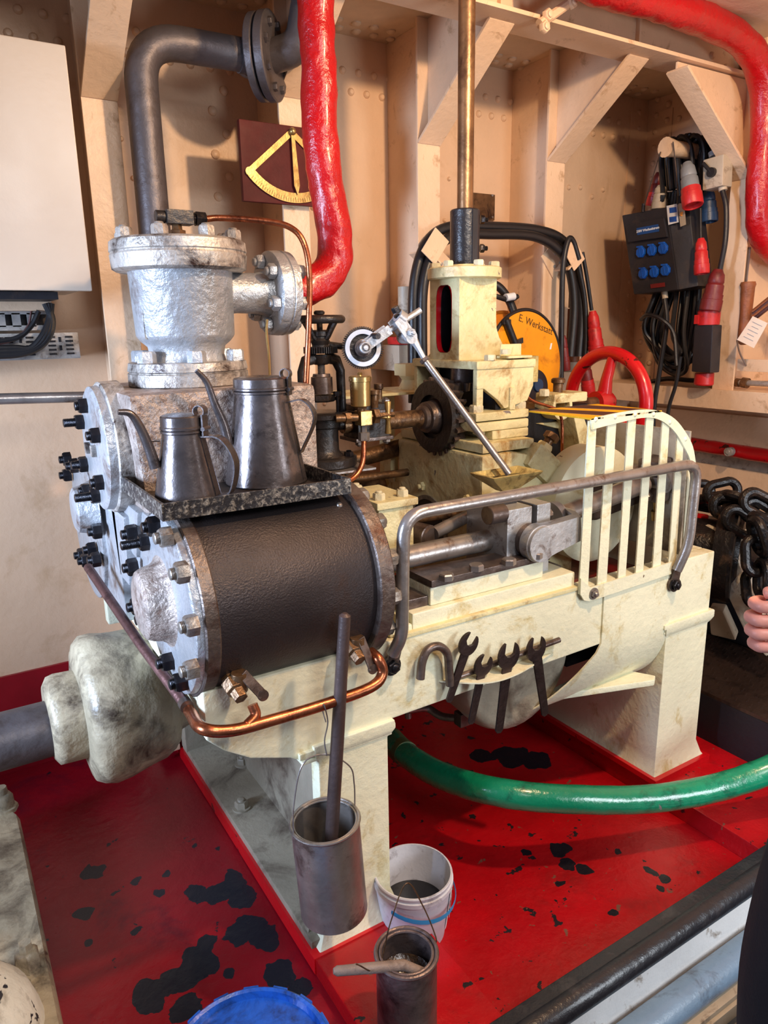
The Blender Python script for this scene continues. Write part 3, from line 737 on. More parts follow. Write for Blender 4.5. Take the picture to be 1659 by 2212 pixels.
for i in range(8):
    q = 2*PI*i/8+.2; nut(t, (VX+.148*math.cos(q), VY+.148*math.sin(q), 1.828), Z, .021, .028, .006, 'silverdirty', 'cover_nut')
for i in range(6):
    q = 2*PI*i/6-.65; nut(t, (VX+.135*math.cos(q), VY+.135*math.sin(q), 1.519), Z, .025, .03, .0, 'silver', 'base_nut')
zf = 1.700
build('side_branch', G().lathe((VX+.09, VY, zf), X, [(0, .062), (.06, .055), (.12, .056), (.15, .062), (.165, .07)], 32, wob=.001), 'silver', t, sharp=50)
build('side_flange', G().lathe((.868, VY, zf), X, [(0, .108), (.004, .116), (.03, .118), (.033, .115), (.036, .115), (.039, .118), (.06, .116), (.064, .108)], 48, wob=.001), 'silver', t)
build('flange_neck', G().lathe((.93, VY, zf-.0), X, [(0, .07), (.02, .06)], 32), 'silver', t)
for i in range(6):
    q = 2*PI*i/6+.35; nut(t, (.866, VY+.088*math.cos(q), zf+.088*math.sin(q)), -X, .021, .02, .008, 'silver', 'flange_nut')
    nut(t, (.934, VY+.088*math.cos(q), zf+.088*math.sin(q)), X, .021, .02, .008, 'silver', 'flange_nut')
build('casting_seam', G().box(VX-.123, VX-.118, VY-.052, VY-.048, 1.58, 1.75), 'silverdirty', t)
# fitting and copper line on top
t = thing('lubricator_line', 'black elbow fitting and thin copper pipe curving from the valve top down to the engine', 'pipe', (VX, VY, 1.84))
build('stem_nut', G().lathe((VX, VY, 1.838), Z, [(0, .022), (.02, .022), (.022, .014), (.034, .013), (.036, .012)], 6), 'brassold', t)
zz = at(381, 470, y=VY).z
build('elbow', G().box(VX-.03, VX+.042, VY-.02, VY+.02, zz-.018, zz+.018).cyl((VX-.055, VY, zz), (VX-.03, VY, zz), .016, n=12), 'iron', t, bev=.003)
build('compression_nut', G().lathe((VX+.042, VY, zz), X, [(0, .014), (.008, .014), (.009, .02), (.036, .019), (.04, .012)], 6), 'nut', t, bev=.001)
pp = [V((VX+.08, VY, zz+.001)), at(480, 471, y=2.02), at(575, 478, y=1.98), at(628, 492, y=1.95), at(656, 525, y=1.93), at(668, 590, y=1.93), at(667, 700, y=1.93), at(660, 850, y=1.93), at(655, 965, y=1.93)]
build('tube', G().tube(spl(pp, 8), .0085, 12), 'copper', t)
g = G().tube(spl([at(577, 690, y=1.93), at(576, 720, y=1.93), at(581, 770, y=1.93), at(583, 822, y=1.93)], 6), .0035, 8)
tag(build('drain_wire', g, 'brass'), 'thin brass tube hanging from the side flange of the silver valve', 'tube')

# ---- central gear column
KX, KY = 1.585, 2.03
t = thing('gear_casting', 'large cream and grey cast pedestal block in the middle of the engine', 'engine casting', (1.6, 2.1, .70))
# block: grey -X face, cream -Y face that slopes off to the bearing on the right
y0 = 1.78
pl = [at(1042, 985, y=y0), at(1110, 985, y=y0), at(1125, 1000, y=y0), at(1200, 1040, y=y0), at(1205, 1075, y=y0), at(1185, 1110, y=y0)]
xL = pl[0].x
poly = [V((xL, y0, .70)), V((xL, y0, pl[0].z)), V((pl[1].x, y0, pl[0].z)), V((1.70, y0, 1.175)), V((1.86, y0, 1.08)), V((1.90, y0, .98)), V((1.90, y0, .70))]
build('block', G().prism(poly, (0, .50, 0)), 'bed2', t, bev=.015)
g = G().box(xL+.01, 1.70, y0+.01, 2.27, 1.20, 1.232).box(1.56, 1.72, 1.84, 2.22, 1.232, 1.262)
build('step', g, 'bed2', t, bev=.006)
c = at(925, 1125, x=xL-.002)
build('shaft_opening', G()._tr((xL-.006, c.y, c.z-.02), X, .115, .10, .008, 40), 'legpaint', t)
build('opening_shadow', G().cyl((xL-.003, c.y, c.z-.02), (xL-.0005, c.y, c.z-.02), .1, n=40), 'dark', t)  # flat dark disc drawn as the shade inside the shaft opening
build('end_plate', G().prism([(xL+.02, 2.27, .75), (xL+.02, 2.27, 1.1), (xL+.02, 2.33, 1.05), (xL+.02, 2.40, .98), (xL+.02, 2.40, .75)], (.4, 0, 0)), 'bed2', t, bev=.01)
for px, py in ((913, 1050), (1012, 1078)): nut(t, at(px, py, x=xL), -X, .017, .012, .008, 'bed2', 'bolt')
# slanted bearing cap
q = at(1170, 975, y=1.82); ax = V((.62, -.1, .78)).normalized()
build('bearing_cap', G().obox(q-ax*.05, V((.78, 0, -.62)), Y, ax, .16, .14, .09), 'bed2', t, bev=.012)
nut(t, q-ax*.0, ax, .03, .03, .0, 'bed2', 'cap_nut'); build('cap_stud', G().cyl(q+ax*.03, q+ax*.055, .016).lathe(q+ax*.05, ax, [(0, .028), (.02, .028), (.024, .022)], 6), 'brassold', t)

t = thing('gear_pedestal', 'cream cast column with red-lined window and toothed gear housing, under the brass spindle', 'pedestal', (KX, KY, 1.262))
def sect(z, hx, hy): return [V((KX-hx, KY-hy, z)), V((KX+hx, KY-hy, z)), V((KX+hx, KY+hy, z)), V((KX-hx, KY+hy, z))]
build('lower_flange', G().box(1.49, 1.72, 1.84, 2.22, 1.262, 1.293).box(1.49, 1.72, 1.84, 2.22, 1.296, 1.325), 'bed2', t, bev=.007)
g = G().rings([[V((x0, y0_, z)), V((x1, y0_, z)), V((x1, y1, z)), V((x0, y1, z))] for z, x0, x1, y0_, y1 in ((1.325, 1.62, 1.69, 1.87, 2.19), (1.36, 1.63, 1.71, 1.86, 2.2), (1.40, 1.64, 1.74, 1.85, 2.21))])
build('housing_wall', g, 'bed2', t, bev=.006)
g = G().prism([(1.50, 1.85, 1.40), (1.50, 1.85, 1.465), (1.745, 1.85, 1.465), (1.745, 1.85, 1.40), (1.72, 1.85, 1.35), (1.62, 1.85, 1.33), (1.59, 1.85, 1.36), (1.53, 1.85, 1.40)], (0, .022, 0))
g.box(1.502, 1.53, 1.853, 1.875, 1.34, 1.463)
build('housing_frame', g, 'bed2', t, bev=.005)
build('housing_back', G().box(1.50, 1.745, 2.19, 2.21, 1.33, 1.463), 'bed2', t, bev=.004)
build('housing_web', G().box(1.635, 1.66, 1.842, 1.87, 1.325, 1.40), 'bed2', t, bev=.004)
build('housing_top', G().box(1.495, 1.75, 1.845, 2.215, 1.462, 1.49), 'bed2', t, bev=.007)
build('housing_shade', G().box(1.60, 1.62, 1.875, 2.19, 1.325, 1.462), 'dark', t)  # dark panel painted as the shade within the gear opening
# column walls with flare; window in the -X wall
def flare(h, z):
    u = max(0, min(1, (1.62-z)/.13)); return h+.085*u**2.2
zs = [1.49, 1.50, 1.515, 1.535, 1.56, 1.59, 1.63, 1.70, 1.755]
hx, hy = .082, .082
L_ = [V((KX-flare(hx, z), KY-hy, z)) for z in zs]; R_ = [V((KX+flare(hx, z), KY-hy, z)) for z in zs]
for s, nm in ((0, 'front'), (1, 'back')):
    yy = KY-hy if s == 0 else KY+hy-.02
    pl = [V((KX-hx+.0165, yy, 1.49))]+[V((KX-hx+.0165, yy, 1.755)), V((KX+hx-.012, yy, 1.755)), V((KX+hx-.012, yy, 1.49))]
    build('column_wall', G().prism(pl, (0, .02, 0)), 'bed2', t)
# window wall as ring between outer outline and slot outline
n_ = 40; outl = []; slot = []
for i in range(n_):
    a = 2*PI*i/n_; cy, cz_ = math.cos(a), math.sin(a)
    k = max(abs(cy), abs(cz_)); outl.append(V((0, cy/k*hy, cz_/k*.1325)))
    e = 1/((abs(cy)**4+abs(cz_)**4)**.25); slot.append(V((0, cy*e*.046, cz_*e*.115)))
zc = 1.6225
xo = KX-hx-.0015
rr = [[V((x, KY+p.y+(0 if s else .004), zc+p.z)) for p in (outl if s else slot)] for x, s in ((xo, 1), (xo, 0), (xo+.018, 0), (xo+.018, 1))]
ww = [(KY-hy, KY-.042, 1.49, 1.755), (KY+.046, KY+hy, 1.49, 1.755), (KY-.042, KY+.046, 1.732, 1.755), (KY-.042, KY+.046, 1.49, 1.513)]
g = G()
for a_, b_, c_, d_ in ww: g.box(xo, xo+.018, a_, b_, c_, d_)
for sy, sz in ((-1, -1), (-1, 1), (1, -1), (1, 1)):
    cy_ = KY+.002; e_ = [V((xo, cy_+sy*.044, zc+sz*.1095)), V((xo, cy_+sy*.020, zc+sz*.1095)), V((xo, cy_+sy*.034, zc+sz*.103)), V((xo, cy_+sy*.041, zc+sz*.092)), V((xo, cy_+sy*.044, zc+sz*.075))]
    g.prism(e_, (.018, 0, 0))
build('window_wall', g, 'bed2', t)
rr = [[V((x, KY+.002+p.y*.93, zc+p.z*.945)) for p in slot] for x in (xo-.0005, xo+.019)]
build('window_lining', G().rings(rr, cap0=False, cap1=False), 'redgloss', t, label='red painted window edge')
build('inner_shade', G().box(KX+hx-.03, KX+hx-.012, KY-hy+.024, KY+hy-.024, 1.49, 1.755), 'dark', t)  # dark panels added to stand for the shade inside the column
for yy in (KY-hy+.021, KY+hy-.025): build('inner_shade', G().box(xo+.022, KX+hx-.032, yy, yy+.004, 1.492, 1.753), 'dark', t)
pl = [V((KX+hx-.012, KY-.012, z)) for z in zs]+[V((KX+flare(hx+.012, z), KY-.012, z)) for z in reversed(zs)]
build('column_rib', G().prism(pl, (0, .024, 0)), 'bed2', t)
pl = [V((KX+hx-.012, KY-hy, z)) for z in zs]+[V((KX+flare(hx-.01, z), KY-hy, z)) for z in reversed(zs)]
build('column_rib', G().prism(pl, (0, .02, 0)), 'bed2', t)
pl = [V((KX-.012, KY+hy, z)) for z in zs]+[V((KX-.012, KY+flare(hy+.004, z)+.03*(z < 1.6), z)) for z in reversed(zs)]
build('column_rib', G().prism(pl, (.024, 0, 0)), 'bed2', t)
build('column_flange', G().lathe((KX, KY, 1.75), Z, [(0, .118), (.004, .124), (.034, .124), (.038, .118)], 48).lathe((KX, KY, 1.787), Z, [(0, .06), (.01, .055)], 32), 'bed2', t, bev=0)
for i in range(6):
    q = 2*PI*i/6+.35; nut(t, (KX+.098*math.cos(q), KY+.098*math.sin(q), 1.788), Z, .018, .018, .0, 'nutivory', 'flange_nut')
for x, y in ((1.515, 1.87), (1.70, 1.87), (1.515, 2.19), (1.70, 2.19)):
    nut(t, (x, y, 1.325), Z, .023, .024, .006, 'nutivory', 'base_nut'); nut(t, (x+.02, y+.01, 1.25), Z, .02, .012, 0, 'nutivory', 'base_nut')
nut(t, (1.56, 1.86, 1.49), Z, .019, .018, 0, 'nutivory', 'top_nut')
g = G()
for i in range(7): g.lathe((KX, KY, 1.50+i*.036), Z, [(0, .02), (.006, .042), (.018, .042), (.024, .02), (.036, .02)], 20)
build('screw_spindle', g, 'steellight', t)
build('horizontal_gear', G().gear((KX, KY, 1.385), Z, .09, .072, .028, 22, taper=-.12).cyl((KX, KY, 1.40), (KX, KY, 1.46), .045), 'steeldark', t)
# spindle and coupling
t = thing('steering_spindle', 'tall worn brass vertical spindle tube rising through the deckhead', 'spindle', (KX, KY, 1.8))
build('tube', G().cyl((KX, KY, 1.9), (KX, KY, 2.75), .0265, n=28), 'brassrod', t)
t = thing('coupling_sleeve', 'black coupling sleeve with two side bolts joining the spindle to the column', 'coupling', (KX, KY, 1.79))
build('sleeve', G().lathe((KX, KY, 1.79), Z, [(0, .046), (.002, .049), (.176, .049), (.18, .045)], 32), 'blackgloss', t)
build('slit', G().box(KX-.008, KX+.012, KY-.052, KY-.04, 1.80, 1.965), 'blackplastic', t)
for z in (1.85, 1.94): nut(t, (KX+.05, KY-.02, z), (1, -.4, 0), .014, .014, .01, 'nut', 'bolt')

# ---- bevel wheel on the drive shaft
t = thing('crown_gear', 'dark oily crown gear wheel on the horizontal shaft beside the pedestal', 'gear', (1.45, 2.03, 1.17))
SZ = 1.30
g = G().gear((1.462, 2.03, SZ), X, .136, .112, .05, 24, taper=.06)
build('toothed_rim', g, 'steeldark', t)
build('dished_face', G()._tr((1.445, 2.03, SZ), X, .122, .075, .03, 48), 'iron', t)
build('web', G().cyl((1.46, 2.03, SZ), (1.475, 2.03, SZ), .085, n=40), 'iron', t)
build('hub', G().lathe((1.40, 2.03, SZ), X, [(0, .034), (.004, .04), (.02, .04), (.022, .052), (.045, .055), (.06, .062)], 36), 'steeldark', t)
t = thing('drive_shaft', 'bronze-coloured horizontal shaft between control valve block and crown gear', 'shaft', (1.3, 2.03, SZ))
build('shaft', G().lathe((1.10, 2.03, SZ), X, [(0, .026), (.14, .026), (.141, .034), (.17, .034), (.171, .029), (.32, .029)], 28), 'brassold', t)
g = G().box(1.13, 1.25, 1.98, 2.08, SZ-.05, SZ+.065)
t = thing('bearing_block', 'rough dark cast bearing block behind the brass oiler', 'bearing', (1.19, 2.03, SZ-.06))
build('block', g, 'iron', t, bev=.006)
for x in (1.14, 1.24):
    for y in (1.99,): nut(t, (x, y, SZ-.05), -Z, .014, .012, .004, 'steel', 'bolt'); nut(t, (x, y, SZ+.065), Z, .014, .012, .004, 'steel', 'bolt')
build('top_cap', G().box(1.12, 1.26, 1.975, 2.085, SZ+.03, SZ+.045), 'steeldark', t, bev=.002)
build('bottom_cap', G().box(1.12, 1.26, 1.975, 2.085, SZ-.052, SZ-.04), 'steeldark', t, bev=.002)
p = at(818, 862, y=2.05); build('oil_cup', G().lathe(p, Z, [(0, .012), (.03, .012), (.034, .016), (.05, .016)], 16), 'brassold', t)

# ---- crosshead, piston rod, connecting rod
t = thing('crosshead', 'grey steel crosshead block with round gudgeon pin end', 'crosshead', (1.45, AY, .87))
build('block', G().box(1.36, 1.455, 1.53, 1.72, .865, 1.085).box(1.475, 1.53, 1.53, 1.72, .865, 1.085), 'steellight', t, bev=.004)
build('block_gap', G().box(1.455, 1.475, 1.55, 1.70, .87, 1.08), 'iron', t)
pc = V((1.44, 0, .985))
build('gudgeon_pin', G().lathe((1.44, 1.53, .985), -Y, [(0, .05), (.035, .05), (.037, .049)], 40), 'steeldark', t)
for x in (1.532,):
    for z in (.93, 1.04): nut(t, (x, 1.56, z), X, .02, .022, .008, 'steel', 'nut')
build('slipper', G().box(1.30, 1.60, 1.545, 1.70, .845, .87), 'steeldark', t, bev=.003)
t = thing('piston_rod', 'thick polished piston rod between the near cylinder and the crosshead', 'piston rod', (1.1, AY, .985))
build('rod', G().cyl((.88, AY, .975), (1.36, AY, .975), .032, n=28), 'steel', t)
build('gland', G().lathe((.88, AY, .975), X, [(0, .06), (.02, .06), (.022, .045), (.05, .045)], 28), 'steeldark', t)
for z, y in ((1.075, 1.55), (.885, 1.55)):
    build('crosshead_stud', G().lathe((1.30, y, z), X, [(0, .026), (.002, .028), (.058, .028), (.06, .026)], 28), 'steeldark', t)
g = G().lathe((1.0, 1.55, .875), X, [(0, .012), (.1, .012)], 12); build('tie_rod', g, 'steel', t)
nut(t, (1.09, 1.55, .895), X, .03, .03, .006, 'steel', 'tie_nut')
t = thing('connecting_rod', 'steel connecting rod with forked end running from crosshead to crank', 'connecting rod', (1.6, 1.6, .98))
A = V((1.44, 1.60, .985)); B = V((2.09, 1.60, 1.075)); d = (B-A).normalized(); up = d.cross(-Y).normalized()
g = G()
# forked end: two cheeks closing to the shank
for yy in (1.47, 1.655):
    rsx = []
    for s, w_, y_, th in ((-.0, .052, yy, .035), (.06, .045, yy, .035), (.16, .038, yy, .035), (.20, .034, 1.60+(yy-1.60)*.5, .05)):
        c = A+d*s; c.y = y_; rsx.append([c+up*w_+Y*0, c+up*w_+Y*th, c-up*w_+Y*th, c-up*w_])
    g.rings(rsx)
g.lathe((A.x, 1.47, A.z), Y, [(0, .050), (.004, .056), (.035, .056)], 40).lathe((A.x, 1.655, A.z), Y, [(0, .056), (.035, .056)], 40)
g.lathe(A+d*.165, d, [(0, .055), (.03, .05), (.04, .034)], 28)
build('fork', g, 'steellight', t, bev=0, sharp=40)
build('pin_face', G().lathe((A.x, 1.463, A.z), Y, [(0, .052), (.008, .053)], 40), 'steellight', t)
build('shank', G().tube([A+d*.19, B-d*.06], [.030, .034], 24), 'steel', t)
build('big_end', G().obox(B, d, Y, up, .07, .09, .15), 'steeldark', t, bev=.01)
build('big_end_cap', G().obox(B+d*.055, d, Y, up, .035, .09, .15), 'steeldark', t, bev=.008)
for s in (-1, 1):
    for e in (-.035, .075): nut(t, B+up*.05*s+d*e+Y*0, d if e > 0 else -d, .02, .02, .008, 'steel', 'big_end_bolt')
build('oil_cup', G().lathe(B+up*.075, up, [(0, .008), (.04, .008), (.042, .016), (.075, .016), (.078, .01)], 16), 'brass', t)
# crank discs
def crank(y0_, lab, far=False):
    t = thing('crank_disc', lab, 'crank', (1.93, y0_+.06, .78))
    n_ = 64; ring = []
    for i in range(n_):
        a = 2*PI*i/n_
        ring.append(V((1.925+.205*math.cos(a), 0, .985+.205*math.sin(a))))
    build('counterweight', G().lathe((1.925, y0_, .985), Y, [(0, .19), (.008, .205), (.10, .205), (.105, .2)], 64), 'bed2' if far else 'bed', t, label='pale counterweight disc')
    if not far: build('crank_web', G().obox((2.0, y0_-.005, 1.02), d, Y, up, .24, .03, .14), 'steeldark', t, bev=.02)
    build('crank_pin', G().cyl((B.x, y0_-.15, B.z), (B.x, y0_, B.z), .04, n=28), 'steel', t)
    return t
crank(1.70, 'round pale crank counterweight disc seen behind the bars of the guard')
crank(2.28, 'far crank disc half hidden behind the pedestal casting', True)
t = thing('crankshaft', 'thick crankshaft lying across the engine between the two crank discs', 'shaft', (1.925, 2.05, .93))
build('shaft', G().cyl((1.925, 1.8, .985), (1.925, 2.3, .985), .05, n=28), 'steeldark', t)
g = G().box(1.84, 2.01, 1.9, 2.05, .82, 1.10)
build('bearing', g, 'bed2', t, bev=.02)
# slide bars
t = thing('slide_bar', 'flat steel slide bar with four hexagon bolts on the front guide', 'slide bar', (1.27, 1.52, .925))
g = G().prism([(1.06, 1.485, .925), (1.10, 1.485, .925), (1.49, 1.485, .925), (1.49, 1.575, .925), (1.06, 1.60, .925)], (0, 0, .02))
build('bar', g, 'steeldark', t, bev=.002)
for px, py in ((964, 1246), (1029, 1225), (1099, 1213), (1157, 1199)): nut(t, at(px, py+6, z=.945), Z, .021, .018, 0, 'steel', 'bolt')
build('stop_tab', G().box(.97, 1.06, 1.50, 1.60, .872, .90), 'steeldark', t, bev=.003)
t = thing('slide_guide', 'dark oily lower guide rail under the piston rod', 'guide', (1.2, 1.66, .86))
build('rail', G().box(.99, 1.58, 1.61, 1.72, .80, .858).box(.99, 1.5, 1.72, 1.74, .84, .88), 'steeldark', t, bev=.003)
for x in (1.02, 1.15, 1.27): nut(t, (x, 1.67, .858), Z, .018, .015, .0, 'steeldark', 'bolt')
build('end_lug', G().box(.955, 1.0, 1.49, 1.53, .829, .87), 'bed2', t, bev=.006)
# gland box of the valve rod
c0 = at(800, 1085, y=1.86)
t = thing('valve_rod_guide', 'cream box-shaped valve rod guide bolted behind the near cylinder end', 'guide', (1.1, 1.83, .98))
build('body', G().box(1.03, 1.15, 1.70, 1.90, .90, 1.118), 'bed2', t, bev=.006)
build('cap', G().box(1.02, 1.16, 1.69, 1.91, 1.10, 1.122), 'bed2', t, bev=.004)
build('gland_plate', G().box(1.018, 1.03, 1.74, 1.87, .97, 1.09), 'iron', t, bev=.004)
build('gland', G().lathe((.985, 1.80, 1.03), X, [(0, .025), (.01, .036), (.035, .036)], 24), 'steeldark', t)
for x, y in ((1.05, 1.86), (1.13, 1.73), (1.05, 1.73)): nut(t, (x, y, 1.122), Z, .018, .02, .006, 'nutivory', 'nut')
t = thing('valve_rod', 'bronze-toned valve rod with round collar behind the handrail', 'rod', (1.25, 1.80, 1.0))
build('rod', G().cyl((.95, 1.80, 1.03), (1.6, 1.80, 1.01), .014, n=20), 'brassold', t)
build('collar', G().lathe((1.20, 1.72, .99), (0.25, -1, 0), [(-.08, .038), (.02, .038), (.022, .034), (.03, .03)], 28), 'steeldark', t)
build('eccentric_rod', G().cyl((1.22, 1.70, 1.0), (1.38, 1.74, 1.02), .02, n=20), 'steel', t)
# far side running gear
t = thing('piston_rod', 'far piston rod and rods seen behind the control valve', 'piston rod', (1.2, BY, 1.0))
build('rod', G().cyl((.96, BY, .985), (1.5, BY, .985), .032), 'brassold', t)
t = thing('reversing_shaft', 'dark bronze shaft slanting behind the control valve platform', 'shaft', (1.1, 2.3, 1.2))
build('shaft', G().cyl(at(700, 1010, y=2.3), at(870, 965, y=2.3), .032, n=24), 'brassold', t)
t = thing('link_rod', 'slender bronze rod under the slanting shaft', 'rod', (1.2, 2.25, 1.1))
build('rod', G().cyl(at(760, 1036, y=2.2), at(880, 1020, y=2.2), .014, n=20), 'brassold', t)
p = at(870, 985, y=2.35)
t = thing('eccentric_strap', 'cream curved ring strap left of the crown gear', 'strap', (p.x, 2.35, p.z-.1))
build('strap', G()._tr((p.x+.06, 2.33, p.z-.03), Y, .13, .095, .05, 40), 'bed2', t, bev=.003)
t = thing('top_plate', 'thin cream shelf plate on the far side of the engine', 'plate', (1.3, 2.5, 1.34))
build('plate', G().box(1.20, 1.80, 2.30, 2.55, 1.352, 1.362), 'bed2', t, bev=.002)
build('support', G().box(1.55, 1.60, 2.50, 2.54, .82, 1.352), 'bed2', t)
p = at(893, 812, y=2.4)
t = thing('far_pedestal', 'small cream pedestal foot behind the engine left of the column', 'pedestal', (p.x, 2.4, 1.37))
build('foot', G().lathe((p.x, 2.42, 1.362), Z, [(0, .05), (.02, .04), (.035, .034), (.05, .045), (.055, .05)], 20).box(p.x-.05, p.x+.05, 2.38, 2.46, 1.415, 1.46), 'bed2', t)

# ================================================================== on and around the engine
# oil can tray
t = thing('oil_can_tray', 'chipped black and white sheet metal tray on top of the near cylinder', 'tray', (.6, 1.7, 1.21))
tz0, tz1 = 1.212, 1.25
cs = [V((.385, 1.505, 0)), V((.825, 1.505, 0)), V((.825, 1.89, 0)), V((.385, 1.89, 0))]
g = G().prism([c+V((0, 0, tz0)) for c in cs], (0, 0, .004))
build('base', g, 'iron', t)
oc = [V((.378, 1.498, 0)), V((.832, 1.498, 0)), V((.832, 1.897, 0)), V((.378, 1.897, 0))]
rs = [[o_+V((0, 0, tz0)), o_+V((0, 0, tz1)), c+V((0, 0, tz1)), c+V((0, 0, tz0))] for o_, c in zip(oc, cs)]
build('rim', G().rings(rs, closed=True), 'traym', t, bev=.001)
build('bracket', G().box(.45, .75, 1.80, 1.86, 1.16, 1.212), 'iron', t)
# oil cans
def oil_can(x, y, z, rb, rt_, h, hd, sp, label, name='oil_can', small=False):
    t = thing(name, label, 'oil can', (x, y, z), 'conical oil cans on the tray')
    build('body', G().lathe((x, y, z), Z, [(0, rb*.97), (.003, rb), (.01, rb*.985), (h-.004, rt_), (h, rt_)], 48), 'can', t)
    lz = z+h
    build('lid', G().lathe((x, y, lz), Z, [(0, rt_*1.0), (.002, rt_*1.06), (.006, rt_*1.06), (.008, rt_*1.01), (.010, rt_*1.07), (.014, rt_*1.07), (.016, rt_*1.03), (.036, rt_*1.02), (.039, rt_*.97), (.042, rt_*.7), (.044, rt_*.3)], 48), 'can', t)
    hd = V(hd).normalized(); side = hd.cross(Z)
    c = V((x, y, 0))
    # strap handle
    k = h*.5
    pr = [c+hd*(rt_*.95)+Z*(z+h*.96), c+hd*(rt_+.045)+Z*(z+h*.93), c+hd*(rt_+.075)+Z*(z+h*.62), c+hd*(rb+.03)+Z*(z+h*.22), c+hd*(rb+.0)+Z*(z+h*.16)]
    if not small: pr = [c+hd*(rt_*1.0)+Z*(z+h*.90), c+hd*(rt_+.045)+Z*(z+h*.92), c+hd*(rt_+.07)+Z*(z+h*.72), c+hd*(rb*.94)+Z*(z+h*.34)]
    pts = spl(pr, 8); rs = []
    for i, p in enumerate(pts):
        tt = (pts[min(i+1, len(pts)-1)]-pts[max(i-1, 0)]).normalized(); nn = tt.cross(side).normalized()
        w_ = .0145
        rs.append([p-side*w_-nn*.0015, p+side*w_-nn*.0015, p+side*w_+nn*.0015, p-side*w_+nn*.0015])
    build('handle', G().rings(rs), 'can', t, sharp=50)
    a = c+hd*(rt_*.95)+Z*(z+h*.96); b = c+hd*(rb*.98)+Z*(z+.01)
    dd = (b-a).normalized(); build('handle_seam', G().obox((a+b)/2+hd*.001, dd, side, hd, (b-a).length*.98, .022, .003), 'can', t)
    p = c+hd*(rt_*.98)+Z*(lz+.018)
    hg = G().obox(p+hd*.008, side, Z, hd, .026, .046, .004).cyl(p+hd*.010-side*.016-Z*.008, p+hd*.010+side*.016-Z*.008, .005, n=12)
    hg._tr(p+Z*.03-side*.011+hd*.0, side, .0135, .0115, .022, 24)
    build('hinge', hg, 'can', t, bev=0)
    sp = [V(q) for q in sp]
    build('spout', G().tube(spl(sp, 8), [.013-.007*min(1, i/(8*(len(sp)-1))) for i in range(8*(len(sp)-1)+1)], 16), 'can', t)
    if small:
        a = sp[1].lerp(sp[2], .5); build('spout_brace', G().cyl(at(322, 952, y=a.y), at(345, 952, y=a.y), .0025, n=8), 'can', t)
    return t
ys = 1.60
oil_can(.466, ys, tz0+.004, .077, .046, .165, (.72, -.69, 0), [at(336, 1010, y=ys), at(318, 958, y=ys), at(298, 915, y=ys), at(280, 893, y=ys), at(255, 890, y=ys)], 'smaller dark tin oil can standing in the front of the tray', small=True)
yl = 1.74
oil_can(.715, yl, tz0+.004, .105, .068, .228, (.72, -.69, 0), [at(494, 960, y=yl), at(482, 915, y=yl), at(462, 868, y=yl), at(446, 825, y=yl), at(424, 800, y=yl)], 'taller dark tin oil can at the back of the tray')

# handwheel control valve
HX, HY = 1.034, 2.03
def hz(py): return at(694, py, y=HY).z
t = thing('control_valve', 'black cast iron yoke valve with small horizontal handwheel on top', 'valve', (HX, HY, 1.20))
zw = hz(690)
build('handwheel', G().ring_tube((HX, HY, zw), Z, .066, .0125, 48, 14), 'iron', t)
g = G()
for i in range(4):
    q = 2*PI*i/4+.4; d_ = V((math.cos(q), math.sin(q), 0)); c = V((HX, HY, 0))
    g.tube(spl([c+d_*.062+Z*(zw-.006), c+d_*.045+Z*(zw-.03), c+d_*.03+Z*(zw-.052), c+d_*.018+Z*(zw-.06)], 5), .008, 8)
g.lathe((HX, HY, zw-.075), Z, [(0, .026), (.012, .03), (.02, .024), (.03, .018)], 20)
build('spokes', g, 'iron', t)
build('wheel_nut', G().lathe((HX, HY, zw+.0), Z, [(-.06, .009), (.012, .009), (.015, .016), (.022, .017), (.026, .012)], 16), 'iron', t)
z1, z2 = hz(763), hz(749)
build('worm_gear', G().gear((HX, HY, z1), Z, .052, .046, z2-z1, 44).lathe((HX, HY, z2), Z, [(0, .026), (.03, .024), (.032, .03), (.045, .03), (.05, .02)], 24), 'iron', t)
# yoke
zt, zb = hz(766), hz(893); g = G()
for s in (-1, 1):
    g.tube([V((HX+s*.02, HY, zt-.008)), V((HX+s*.052, HY, zt-.018)), V((HX+s*.066, HY, zt-.05)), V((HX+s*.068, HY, zb+.02)), V((HX+s*.068, HY, zb))], [.02, .018, .015, .014, .016], 8)
g.lathe((HX, HY, zt-.03), Z, [(0, .02), (.006, .03), (.03, .034)], 24).lathe((HX, HY, zb-.016), Z, [(0, .075), (.003, .08), (.016, .08), (.02, .074)], 36)
build('yoke', g, 'iron', t, sharp=50)
g = G()
n_ = 8
pr = []
z3, z4 = hz(808), hz(786)
for i in range(n_+1): pr += [(z3-.0+(z4-z3)*i/n_, .013), (z3+(z4-z3)*(i+.5)/n_, .010)]
g.lathe((HX, HY, 0), Z, pr, 16)
build('screw', g, 'steel', t)
build('gland_nut', G().lathe((HX, HY, hz(850)), Z, [(0, .034), (.05, .033), (.052, .028), (.06, .026)], 28), 'steeldark', t)
build('gland_flange', G().lathe((HX, HY, hz(868)), Z, [(0, .036), (.004, .04), (.02, .04), (.022, .036)], 6).box(HX+.01, HX+.055, HY-.014, HY+.014, hz(866), hz(858)), 'iron', t, bev=.003)
build('gland_stud', G().cyl((HX+.042, HY-.02, hz(912)), (HX+.042, HY-.02, hz(848)), .005, n=10).hexn((HX+.042, HY-.02, hz(856)), Z, .013, .014).hexn((HX+.042, HY-.02, hz(905)), Z, .012, .012), 'nut', t)
zbs = hz(985)
build('body', G().lathe((HX, HY, zbs), Z, [(0, .062), (.012, .05), (.02, .047), (hz(925)-zbs, .046), (hz(922)-zbs, .053), (hz(905)-zbs, .055), (hz(900)-zbs, .045), (zb-.016-zbs, .042)], 32).cyl((HX-.05, HY-.02, hz(920)), (HX-.085, HY-.02, hz(920)), .016, n=8).cyl((HX+.04, HY, hz(920)), (HX+.085, HY, hz(918)), .02), 'iron', t)
